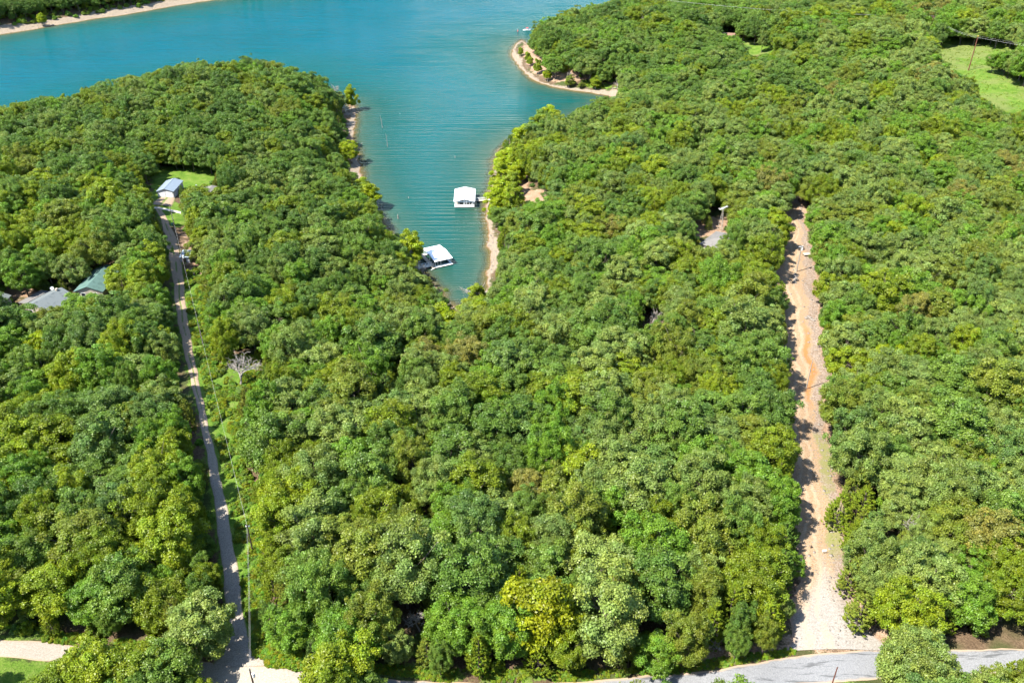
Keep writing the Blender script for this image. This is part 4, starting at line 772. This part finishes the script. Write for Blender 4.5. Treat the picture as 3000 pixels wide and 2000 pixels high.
for (x, y, R, H, sp, tint, lab) in [
 (1248,1415,5.2,17,'sycamore_tree','golden yellow','golden yellow tree at the edge of the wood above the road'),
 (1165,1440,4.4,13,'hickory_tree','fresh green',None), (1020,742,5.0,13,'sycamore_tree','lime green','lime green sycamore just below the head of the cove'),
 (940,572,4.6,13,'sycamore_tree','lime green','lime green sycamore standing over the gangway of the bare-roofed dock'), (845,447,4.4,11,'sycamore_tree','lime green','lime green sycamore leaning out over the water, opposite the truss-fronted dock'),
 (850,490,3.6,9,'hickory_tree','lime green',None), (797,346,4.2,10,'hickory_tree','lime green','round lime green tree on the narrow beach of the peninsula'), (735,185,3.6,12,'sycamore_tree','lime green',None), (717,172,2.8,12,'sycamore_tree','lime green',None),
 (790,212,3.2,13,'sycamore_tree','lime green','lime green sycamore alone at the tip of the peninsula'), (1258,272,5.2,14,'sycamore_tree','lime green','lime green sycamore topmost of the bright trees along the cove'), (1205,312,5.2,13,'sycamore_tree','lime green',None), (1165,372,5.6,13,'sycamore_tree','lime green',None),
 (1150,445,4.8,12,'sycamore_tree','lime green','lime green sycamore beside the gangway of the truss-fronted dock'), (1240,325,4.0,11,'sycamore_tree','yellow-green',None), (1140,490,2.6,7,'sycamore_tree','lime green',None), (1190,395,3.6,10,'sycamore_tree','lime green',None), (1175,420,3.6,11,'sycamore_tree','yellow-green',None),
 (1222,348,4.6,12,'sycamore_tree','lime green',None), (1188,345,4.2,12,'sycamore_tree','yellow-green',None), (1152,405,4.6,12,'sycamore_tree','lime green',None), (1138,468,3.4,9,'sycamore_tree','lime green',None), (1172,452,4.0,11,'sycamore_tree','yellow-green',None), (1243,292,4.6,13,'sycamore_tree','yellow-green',None), (830,430,3.4,9,'sycamore_tree','yellow-green',None), (820,460,3.6,10,'hickory_tree','moss green',None),
 (680,1150,5.4,15,'hickory_tree','yellow-green',None), (640,1180,4.5,14,'hickory_tree','yellow-green',None), (405,1215,5.4,15,'hickory_tree','yellow-green',None), (380,1270,5.0,14,'hickory_tree','yellow-green',None), (455,1430,5.2,13,'hickory_tree','pale green',None),
 (215,540,3.8,12,'hickory_tree','yellow-green',None), (195,560,3.4,11,'hickory_tree','yellow-green',None), (100,800,3.8,12,'hickory_tree','lime green',None), (35,1020,5.2,15,'hickory_tree','yellow-green',None), (60,1060,4.6,14,'hickory_tree','yellow-green',None), (270,640,4.0,11,'hickory_tree','yellow-green',None),
 (345,595,4.0,12,'hickory_tree','yellow-green',None), (450,505,3.6,12,'hickory_tree','yellow-green',None), (470,545,3.6,10,'hickory_tree','yellow-green',None), (330,555,4.6,13,'oak_tree','mid green',None), (1700,600,3.4,9,'hickory_tree','yellow-green',None), (1715,625,3.2,9,'hickory_tree','lime green',None), (2025,835,4.2,12,'hickory_tree','lime green',None), (2330,780,4.0,12,'hickory_tree','yellow-green',None),
 (1600,745,4.6,13,'hickory_tree','olive green',None), (1508,1490,3.4,8,'hickory_tree','fresh green',None), (770,1545,5.0,13,'hickory_tree','yellow-green','yellow-green tree on the near side of the road, beside the lane mouth'), (2085,1520,5.2,15,'oak_tree','pale green','pale green oak in front of the road, beside the mouth of the dirt track'), (2140,1550,4.6,13,'oak_tree','pale green',None),
 (2090,1400,5.2,14,'oak_tree','yellow-green',None), (2130,1330,5.6,15,'oak_tree','pale green',None), (1680,1390,2.8,12,'cedar_tree','moss green',None), (1640,1430,2.6,11,'cedar_tree','moss green',None), (1770,1420,2.8,11,'cedar_tree','yellow-green',None), (990,1030,2.6,12,'cedar_tree','moss green',None), (930,740,2.4,10,'cedar_tree','olive green',None),
 (240,1545,5.0,12,'hickory_tree','yellow-green',None), (185,1562,4.8,12,'hickory_tree','yellow-green',None), (320,1555,5.0,12,'hickory_tree','moss green',None), (118,1590,4.6,11,'oak_tree','moss green',None), (372,1560,4.6,12,'hickory_tree','mid green',None),
 (1345,352,3.8,10,'oak_tree','brownish',None), (1430,422,3.6,10,'oak_tree','brownish',None), (2105,490,4.2,12,'oak_tree','brownish','brownish oak with thin leaves among the paler crowns beside the track'), (1237,152,2.6,9,'sycamore_tree','yellow-green',None), (1258,172,2.2,7,'sycamore_tree','lime green',None), (1300,190,2.8,7,'sycamore_tree','olive green',None),
 (1212,130,1.9,7,'sycamore_tree','yellow-green',None), (1218,140,2.0,6,'sycamore_tree','yellow-green',None), (1196,118,1.6,6,'sycamore_tree','yellow-green',None), (1368,190,3.0,7,'sycamore_tree','yellow-green',None), (1335,195,1.6,3.6,'sycamore_tree','olive green',None), (1960,45,6.0,16,'hickory_tree','yellow-green',None), (1860,40,5.0,15,'oak_tree','fresh green',None), (1650,20,5,15,'oak_tree','deep green',None),
 (1753,90,3.2,14,'oak_tree','grey-green',None), (205,205,3.0,12,'sycamore_tree','yellow-green',None), (240,190,2.6,13,'sycamore_tree','brownish',None), (95,230,3.0,11,'sycamore_tree','yellow-green',None), (300,182,2.6,12,'sycamore_tree','yellow-green',None), (325,182,2.4,11,'sycamore_tree','lime green',None), (410,155,2.6,13,'sycamore_tree','yellow-green',None), (100,45,3.4,10,'hickory_tree','lime green',None),
 (1080,672,2.9,8,'sycamore_tree','yellow-green','yellow-green tree at the cove head, beside the leaning bare tree'), (700,560,3,10,'hickory_tree','yellow-green',None), (490,640,2.4,9,'cedar_tree','moss green',None), (1990,560,3,9,'cedar_tree','moss green',None),
 (1590,700,2.6,9,'cedar_tree','moss green',None), (890,920,2.4,9,'cedar_tree','moss green',None), (1350,1260,2.6,10,'cedar_tree','moss green',None), (1395,1230,2.4,9,'cedar_tree','moss green',None), (1480,830,2.6,10,'cedar_tree','olive green',None), (1310,505,2.4,11,'cedar_tree','olive green',None), (2230,980,2.6,9,'cedar_tree','moss green',None), (2150,380,3,11,'hickory_tree','lime green',None),
 (1930,1170,2.9,10,'cedar_tree','moss green',None), (1970,1230,2.9,10,'cedar_tree','moss green',None), (1985,1150,2.8,9,'cedar_tree','moss green',None), (1960,1320,2.8,10,'cedar_tree','olive green',None), (1980,1400,2.8,10,'cedar_tree','olive green',None)]:
    special(x*S_, y*S_, R, H, sp, tint, lab)

def line_gap(x, y):                                               # metres to the edge of the next lane, track or road
    return np.min([sdf(c, x, y, False) - w for c, w in ((lane_c, 2.3), (track_c, 3.0), (road_c, 3.2))], axis=0)
def spot_ok(x, y, R): return all((x-a)**2 + (y-b)**2 > (r+.35*R)**2 for a, b, r in BUILD_SPOTS)
for pl in CLEAR[9:]:                                             # roofs and other small open spots: sample them
    a = np.array(pl); qx, qy = np.meshgrid(np.arange(a[:, 0].min(), a[:, 0].max(), 5), np.arange(a[:, 1].min(), a[:, 1].max(), 5)); m_ = inside(pl, qx, qy)
    for u_, v_ in zip(qx[m_], qy[m_]): KEEP.append(at(u_, v_, 3.0) + np.array([0, 6, 0]))
KUV, KD = project(np.array(KEEP))
def hides(x, y, z, R, H, z0):
    uv, d = project(np.array([x, y, z + H*(1+z0)/2])); e = (KUV - uv)/np.array([F*R/d, F*(H*(1-z0)/2*CT + R*.45*ST)/d])
    return bool((((e*e).sum(1) < .95) & (KD > d - 1)).any())
# ground that lies in full sun in the photo: no crown may stand between it and the sun
_lr, _rb = np.array(LANE_R), np.array([(584,783),(590,815),(597,877),(601,953),(612,1014),(640,1075),(673,1125),(693,1163),(690,1221)])
_strip = [(np.interp(q, _lr[:, 1], _lr[:, 0])*(1-u) + np.interp(q, _rb[:, 1], _rb[:, 0])*u, q) for q in range(830, 1200, 22) for u in (.35, .75)] + [((np.interp(q, _lr[:, 1], _lr[:, 0]))-8, q) for q in range(860, 1180, 45)]
_strip += [(x0+dx, y0) for x0, y0 in ((1036,336),(1038,345),(1038,355),(1036,365),(1034,375),(1032,386),(1030,398),(1030,410),(1044,445),(1046,455),(1048,470),(1048,485),(1050,500),(1050,515),(1050,525)) for dx in (-8, 3)]
SUNLIT = np.array([at(*q) for q in _strip + [(485,590),(470,590),(500,582),(490,614),(520,622),(480,635),(510,640),(500,655),(487,565),(490,520),(520,505),(550,505),(590,508),(545,525),(590,522),(520,540),(1040,345),(1041,365),(1039,390),(1036,412),(1050,440),(1052,470),(1054,500),(1054,525),(500,600),(520,615)] +
    [(2375,760),(2375,800),(2350,860),(2370,900),(2360,870),(2370,930),(2380,1000),(2395,1060),(2400,1110),(2390,1150),(2390,1200),(2400,1230),(2395,1300),(2410,1350),(2420,1420),(2430,1480),(2430,1560),(2440,1620),(2430,1680),(2440,1740),(2440,1800),(2430,1850),(2520,1870),(600,1080),(620,1120),(660,1140),(670,1170),(645,1140),(680,1250),(700,1330),(50,1895),(150,1900),(30,1960),(600,1960),(680,1965),(800,1960),(1250,1985),(1800,1990),(2000,1990),(2200,1960),(2900,1912),(2830,1915),(1445,680),(1445,720),(1440,770),(1435,830),(1525,530),(1530,560),(1570,570)]])
_S = np.array(s_)
def shades(x, y, z, R, H, z0):
    hh = H*(1-z0)/2; d = (np.array([x, y, z + H*(1+z0)/2]) - SUNLIT)/np.array([R, R, hh]); s = _S/np.array([R, R, hh]); s = s/np.linalg.norm(s); t = d @ s
    return bool(((t > 0) & ((d*d).sum(1) - t*t < .75)).any())
def region_of(px, py):
    if py < 130 and px < 700: return 'far'
    if px < 640 + (py-1000)*.14 and py > 500: return 'left'
    if px < 1060 and py < 900: return 'peninsula'
    if px > 2380: return 'right'
    if py < 300: return 'point'
    return 'middle'
MIX = {'left': [('mid green', 2.2), ('deep green', 1.6), ('grey-green', 1.0), ('yellow-green', 2.6), ('moss green', 2.0), ('fresh green', 2), ('olive green', .8), ('bluish green', .6)],
       'peninsula': [('mid green', 2.4), ('deep green', 2.2), ('grey-green', 1.3), ('moss green', 1.4), ('fresh green', .7), ('olive green', .8), ('dark green', 1.6)],
       'middle': [('mid green', 2.2), ('deep green', 1.2), ('grey-green', 1.8), ('pale green', .9), ('moss green', 1.8), ('fresh green', 1.6), ('olive green', 1.4), ('yellow-green', .9), ('brownish', .12), ('bluish green', .5)],
       'right': [('mid green', 1.4), ('grey-green', 2.6), ('pale green', 2.0), ('fresh green', 1.5), ('olive green', 1.3), ('moss green', .9), ('yellow-green', .6), ('brownish', .25), ('bluish green', .6)],
       'point': [('mid green', 2), ('deep green', 1.5), ('grey-green', 1.5), ('fresh green', 1.2), ('moss green', .9), ('dark green', .6)],
       'far': [('dark green', 2), ('deep green', 2), ('moss green', 1.2), ('brownish', .5), ('bluish green', 1.0)]}
CED = [('moss green', 3), ('olive green', 1.5), ('deep green', .8), ('bluish green', .7), ('dull bronze', .8)]
def pick(lst):
    w = np.array([b for a, b in lst]); return lst[int(rng.choice(len(lst), p=w/w.sum()))][0]
def plant(sp_list, Rr, fac, step, hfac, allow, ymax=1180):
    cx, cy = np.meshgrid(np.arange(-560, 560, step), np.arange(48, ymax, step)); c = np.stack([cx.ravel(), cy.ravel()], 1); c += rng.uniform(-step/2, step/2, c.shape)
    z = ground(c[:, 0], c[:, 1]); s = interp(SD, c[:, 0], c[:, 1]); uv, dep = project(np.stack([c[:, 0], c[:, 1], z+8], 1))
    farland = inside(LANDS[1], c[:, 0], c[:, 1]); k = (s > 3.2 + 13*farland) & (uv[:, 0] > -190) & (uv[:, 0] < 3190) & (uv[:, 1] > -170 - 170*farland) & (uv[:, 1] < 2420); c = c[k]; s = s[k]; uv = uv[k]; lg = line_gap(c[:, 0], c[:, 1]); n2a = waves2(c[:, 0], c[:, 1], 22, 45); fj = rng.uniform(.84, 1.12, len(c)) + .16*np.clip(waves2(c[:, 0], c[:, 1], 23, 17), -.6, 2)
    for i in rng.permutation(len(c)):
        x, y = map(float, c[i]); px, py = uv[i]
        sp = sp_list[int(rng.integers(len(sp_list)))]; n2 = n2a[i]
        if sp == 'cedar_tree' and rng.uniform() < .5 and n2 < .3: continue
        if sp == 'oak_tree' and 1850 < px < 2420 and 190 < py < 430 and rng.uniform() < .75: continue
        R = rng.uniform(*Rr); 
        if sp == 'cedar_tree': R = min(R*.68, 2.9)
        R *= 1 + .28*float(sst(330, 600, y))
        if py < 130 and px < 700: R *= .85
        if lg[i] < .3*R or not near_ok(x, y, R, fac*fj[i]): continue
        H = (hfac[0] + hfac[1]*R)*rng.uniform(.78, 1.24)
        if sp == 'cedar_tree': H = rng.uniform(3.4, 4.7)*R
        if s[i] < 14: H *= .6 + .4*s[i]/14
        zz = float(ground(x, y)); z0 = SPEC[sp][0]['z0']
        q, _ = project(crown_pts(x, y, zz, R, H, z0))
        if masked(q).sum() > allow: continue
        if not spot_ok(x, y, R) or hides(x, y, zz, R, H, z0) or shades(x, y, zz, R, H, z0): continue
        rg = region_of(px, py); add_tree(x, y, R, H, sp, pick(CED) if sp == 'cedar_tree' else pick(MIX[rg]))
def plant_all():
    plant(['oak_tree']*5 + ['hickory_tree']*3, (4.3, 6.4), .66, 3.2, (8.6, .95), 0)
    plant(['oak_tree']*3 + ['hickory_tree']*4 + ['cedar_tree']*4, (2.9, 4.4), .66, 2.8, (7.0, 1.35), 0)
    plant(['oak_tree', 'hickory_tree', 'cedar_tree', 'cedar_tree'], (2.0, 3.0), .74, 2.4, (4.6, 1.7), 0)
# ------------------------------------------------------------------ which trees the photo shows, and how large
def see_trees():
    own = np.full((mh, mw), -1, int)
    order = sorted(range(len(trees)), key=lambda i: trees[i]['y'])
    for i in order:
        t = trees[i]; z0 = SPEC[t['sp']][0]['z0']; c = np.array([t['x'], t['y'], t['z'] + t['H']*(.62 + .38*z0)]); uv, d = project(c)
        rx = F*t['R']*.93/d; ry = F*(t['H']*(1-z0)*.40*CT + t['R']*.5*ST)/d
        x0, x1 = int((uv[0]-rx+60)/MS), int((uv[0]+rx+60)/MS)+1; y0, y1 = int((uv[1]-ry+60)/MS), int((uv[1]+ry+60)/MS)+1
        x0, x1, y0, y1 = max(x0, 60//MS), min(x1, mw-60//MS), max(y0, 60//MS), min(y1, mh-70//MS)
        t['vis'] = 0; t['uv'] = uv
        if x1 <= x0 or y1 <= y0: continue
        gxx, gyy = np.meshgrid((np.arange(x0, x1)+.5)*MS-60, (np.arange(y0, y1)+.5)*MS-60)
        m = ((gxx-uv[0])/rx)**2 + ((gyy-uv[1])/ry)**2 < 1
        sub = own[y0:y1, x0:x1]; f = m & (sub < 0); t['vis'] = int(f.sum()); t['full'] = int(m.sum()); sub[f] = i
    return own

LANDMARKS = [((1590,1800),'golden tree'), ((1363,580),'truss-fronted dock'), ((1280,745),'bare-roofed dock'), ((490,550),'metal garage'), ((270,830),'green-roofed house'), ((105,890),'house with the dish'), ((2080,700),'hip-roofed house'), ((695,1090),'bleached snag'),
 ((1350,890),'head of the cove'), ((2430,1860),'mouth of the dirt track'), ((700,1920),'mouth of the gravel lane'), ((2850,160),'rust-brown pole'), ((2340,760),'white-armed pole'), ((2370,1110),'bare pole'), ((731,1570),'tallest lane pole'), ((585,970),'middle lane pole'), ((1900,950),'forked dead tree'), ((1560,200),'far beach'),
 ((1543,86),'white boat'), ((2900,260),'hay field'), ((1030,330),'tip of the peninsula'), ((2360,600),'top of the dirt track'), ((1500,545),'bare bank'), ((2660,1560),'broken bare bough'), ((300,60),'far shore'), ((1000,480),'narrow beach'), ((2225,140),'small glade'), ((2700,90),'far line pole'), ((545,745),'blue-roofed shed'),
 ((1300,1910),'grassy verge'), ((60,1900),'gravel road end'), ((2900,1910),'paved road end'), ((1640,310),'small inlet'), ((0,1300),'dark glade'), ((2990,1000),'right picture edge'), ((1500,1350),'picture centre')]
ORD = ['', 'second ', 'third ', 'fourth ', 'fifth ', 'sixth ', 'seventh ', 'eighth ', 'ninth ', 'tenth ', 'eleventh ', 'twelfth ', 'thirteenth ', 'fourteenth ', 'fifteenth ']
def tree_label(lst):
    word = {'oak_tree': 'oak', 'hickory_tree': 'hickory', 'cedar_tree': 'cedar', 'sycamore_tree': 'sycamore'}; bag = {}
    lp = np.array([p for p, _ in LANDMARKS], float)
    for t in lst:
        if isinstance(t['special'], str): t['label'] = t['special']; continue
        d = lp - t['uv']; k = int(np.argmin(np.hypot(d[:, 0], d[:, 1]))); dx, dy = -d[k]
        side = ('on its right', 'on its left', 'behind it', 'in front of it')[(0 if dx > 0 else 1) if abs(dx) > abs(dy) else (2 if dy < 0 else 3)]
        bag.setdefault((t['tint'], t['sp'], k, side), []).append((math.hypot(dx, dy), t))
    for (tint, sp, k, side), v in bag.items():
        for n, (_, t) in enumerate(sorted(v, key=lambda q: q[0])):
            o = ORD[n].strip() if n < len(ORD) else str(n+1)+'th'
            t['label'] = ('%s %s closest to the %s, %s' % (tint, word[sp], LANDMARKS[k][1], side)) if n == 0 else ('%s-closest %s %s to the %s, %s' % (o, tint, word[sp], LANDMARKS[k][1], side))
GROUPS = {'oak_tree': 'oaks of the wood', 'hickory_tree': 'hickories of the wood', 'cedar_tree': 'cedars of the wood', 'sycamore_tree': 'sycamores along the shore'}
def link_trees(limit):
    see_trees(); chosen = []
    for sp in GROUPS:
        v = [t for t in trees if t['sp'] == sp and t['vis'] >= 30 and t['vis'] > .22*t['full']]; v.sort(key=lambda t: -t['vis']); chosen += v[:limit]
        for t in v[:limit]: t['single'] = True
    tree_label(chosen)
    for t in chosen:
        p = PROTO[t['sp'], t['model']]; s = t['R']/p['R']; sz = t['H']/p['H']
        e = empty(t['sp'], (t['x'], t['y'], t['z']), t['rot'], t['label'], {'oak_tree': 'oak tree', 'hickory_tree': 'hickory tree', 'cedar_tree': 'cedar tree', 'sycamore_tree': 'sycamore tree'}[t['sp']], GROUPS[t['sp']]); e.scale = (s, s, sz)
        link('trunk', p['trunk'], e); c = link('crown', p['crown'], e); c['tint'] = [float(v)*t.get('gain', 1) for v in TINT[t['tint']]]
    return [t for t in trees if not t.get('single') and not (t['vis'] == 0 and t.get('full', 0) > 0 and t['R'] < 3.4)]

def scatter(name, pts, label, kind='stuff'):
    """one object of instances: pts rows are x, y, z, model, sx, sz, rot, r, g, b"""
    P = np.array(pts, np.float32); me = bpy.data.meshes.new(name); me.vertices.add(len(P)); me.vertices.foreach_set('co', P[:, :3].ravel())
    me.attributes.new('model', 'INT', 'POINT').data.foreach_set('value', P[:, 3].astype(np.int32))
    me.attributes.new('size', 'FLOAT_VECTOR', 'POINT').data.foreach_set('vector', np.stack([P[:, 4], P[:, 4], P[:, 5]], 1).ravel())
    z = np.zeros(len(P), np.float32); me.attributes.new('turn', 'FLOAT_VECTOR', 'POINT').data.foreach_set('vector', np.stack([z, z, P[:, 6]], 1).ravel())
    me.attributes.new('tint', 'FLOAT_COLOR', 'POINT').data.foreach_set('color', np.concatenate([P[:, 7:10], np.ones((len(P), 1), np.float32)], 1).ravel())
    o = link(name, me); tag(o, label, kind=kind)
    ng = bpy.data.node_groups.new(name, 'GeometryNodeTree'); ng.interface.new_socket('Geometry', in_out='INPUT', socket_type='NodeSocketGeometry'); ng.interface.new_socket('Geometry', in_out='OUTPUT', socket_type='NodeSocketGeometry')
    N = lambda t: ng.nodes.new(t); gi, go = N('NodeGroupInput'), N('NodeGroupOutput'); ci = N('GeometryNodeCollectionInfo'); ci.inputs[0].default_value = PROTO_COL; ci.inputs['Separate Children'].default_value = True; ci.inputs['Reset Children'].default_value = True
    ip = N('GeometryNodeInstanceOnPoints'); ip.inputs['Pick Instance'].default_value = True
    def na(nm, dt): x = N('GeometryNodeInputNamedAttribute'); x.data_type = dt; x.inputs[0].default_value = nm; return x.outputs[0]
    L = ng.links.new; L(gi.outputs[0], ip.inputs['Points']); L(ci.outputs[0], ip.inputs['Instance']); L(na('model', 'INT'), ip.inputs['Instance Index']); L(na('size', 'FLOAT_VECTOR'), ip.inputs['Scale'])
    er = N('FunctionNodeEulerToRotation'); L(na('turn', 'FLOAT_VECTOR'), er.inputs[0]); L(er.outputs[0], ip.inputs['Rotation']); L(ip.outputs[0], go.inputs[0])
    o.modifiers.new('scatter', 'NODES').node_group = ng; return o
# ------------------------------------------------------------------ plant, then split into single trees and the far wood
plant_all()
rest = link_trees(300)
def row(t): 
    p = PROTO[t['sp'], t['model']]; return [t['x'], t['y'], t['z'], p['idx'], t['R']/p['R'], t['H']/p['H'], t['rot'], *TINT[t['tint']]]
scatter('forest', [row(t) for t in rest], 'mass of green woodland filling the land between lanes and lake')

# undergrowth: bushes and tall weeds, thickest along the edges of the clearings
rows = []; ur = np.random.default_rng(77); nsh = len(SPEC['shrub']); base = PROTO['shrub', 0]['idx']
def bush(x, y, s, tint): rows.append([x, y, float(ground(x, y))-.05, base + ur.integers(nsh), s, s*ur.uniform(.7, 1.1), ur.uniform(0, 6.28), *[c*ur.uniform(.85, 1.2) for c in TINT[tint]]])
cx = np.stack([ur.uniform(-520, 520, 60000), ur.uniform(60, 900, 60000)], 1); gz = ground(cx[:, 0], cx[:, 1]); uv, dp = project(np.concatenate([cx, gz[:, None]+.8], 1))
sdv = interp(SD, cx[:, 0], cx[:, 1]); gr = interp(A_GRASS, cx[:, 0], cx[:, 1]); di = interp(A_DIRT, cx[:, 0], cx[:, 1]); inb = (uv[:, 0] > -60) & (uv[:, 0] < 3060) & (uv[:, 1] > -30) & (uv[:, 1] < 2060) & (sdv > 3.5); mk = masked(uv)
for i in np.where(inb & ~mk & (gr < .5) & (di < .5))[0][:9000]:
    s = ur.uniform(.5, 1.15); q, _ = project(np.array([[cx[i, 0]+a*1.6*s, cx[i, 1]+b*1.6*s, gz[i]+c*s] for a, b, c in ((0, 0, 2.6), (1, 0, 1), (-1, 0, 1), (0, -1, .3), (0, 1, 1.5))]))
    if not masked(q).any(): bush(cx[i, 0], cx[i, 1], s, ('mid green', 'deep green', 'moss green', 'fresh green')[i % 4])
scatter('undergrowth', rows, 'low bushes and saplings under and along the edge of the wood')
# tall weeds on the cleared strip by the gravel lane and rough grass in the field and verges
rows = []
strip_w = wpoly(GRASS[1]); n = 15000; wx = np.stack([ur.uniform(strip_w[:, 0].min(), strip_w[:, 0].max(), n*4), ur.uniform(strip_w[:, 1].min(), strip_w[:, 1].max(), n*4)], 1)
ok = inside(strip_w, wx[:, 0], wx[:, 1]) & (sdf(lane_c, wx[:, 0], wx[:, 1], False) > 2.4) & (waves2(wx[:, 0], wx[:, 1], 31, 9) + waves2(wx[:, 0], wx[:, 1], 32, 4)*.6 > -.3)
for i in np.where(ok)[0][:7000]: bush(wx[i, 0], wx[i, 1], ur.uniform(.16, .5), ('yellow-green', 'fresh green', 'moss green', 'mid green')[i % 4])
for gi_, cnt, sc in ((2, 500, (.08, .22)), (4, 1500, (.06, .18)), (6, 1500, (.05, .16)), (13, 200, (.1, .3)), (12, 500, (.2, .55)), (9, 300, (.03, .09)), (10, 300, (.03, .09)), (11, 400, (.15, .4)), (0, 0, (.1, .2))):
    wp = wpoly(GRASS[gi_]); wx = np.stack([ur.uniform(wp[:, 0].min(), wp[:, 0].max(), 12000), ur.uniform(wp[:, 1].min(), wp[:, 1].max(), 12000)], 1); ok = inside(wp, wx[:, 0], wx[:, 1]) & (waves2(wx[:, 0], wx[:, 1], 33, 12) > -.2)
    for i in np.where(ok)[0][:cnt]: bush(wx[i, 0], wx[i, 1], ur.uniform(*sc), ('fresh green', 'yellow-green', 'moss green')[i % 3])
scatter('weeds', rows, 'tall weeds and rough grass on the cleared strip, verges and hay field')

# loose stones on the dirt track and the shores, one joined mesh
V, Q, b0 = [], [], 0; sr = np.random.default_rng(88); tr_, _ = resample(np.concatenate([wpoly(TRACK_L), wpoly(TRACK_R)], 1), 1.0)
CUBE = np.array([(-1,-1,-1),(1,-1,-1),(1,1,-1),(-1,1,-1),(-1,-1,1),(1,-1,1),(1,1,1),(-1,1,1)], float)*[.5,.5,.3]; CF = np.array([(0,3,2,1),(4,5,6,7),(0,1,5,4),(1,2,6,5),(2,3,7,6),(3,0,4,7)])
def stone(x, y, s, dz=.1):
    global b0
    a = sr.uniform(0, 6.28); c, d = math.cos(a), math.sin(a); P = CUBE*sr.uniform(.6, 1.2, (8, 3))*s; P = np.stack([P[:, 0]*c-P[:, 1]*d, P[:, 0]*d+P[:, 1]*c, P[:, 2]], 1) + [x, y, float(ground(x, y))+dz]; V.append(P); Q.append(CF+b0); b0 += 8
for i in range(2600):
    k = int(sr.integers(len(tr_)))
    u = sr.beta(3.5, 1.6) if sr.uniform() < .8 else sr.uniform(); p = tr_[k, :2]*(1-u) + tr_[k, 2:]*u; stone(p[0], p[1], sr.uniform(.08, .3) if sr.uniform() < .96 else sr.uniform(.4, .7), .16)
so = np.where((SD > .2) & (SD < 6) & (np.abs(XX) < 500) & (YY < 900)); pk = sr.permutation(len(so[0]))[:7000]
for j, i in zip(so[0][pk], so[1][pk]): stone(gx[i]+sr.uniform(-1.2, 1.2), gy[j]+sr.uniform(-1.2, 1.2), sr.uniform(.2, .75), .03)
tag(link('loose_stones', mesh_np('loose_stones', np.concatenate(V), np.concatenate(Q), mats=[M['rock']])), 'loose pale stones strewn on the dirt track and the lake shore', kind='stuff')
print('TREES', len(trees), 'single', sum(1 for t in trees if t.get('single')), 'forest', len(rest), {s: sum(t['sp'] == s for t in trees) for s in GROUPS})
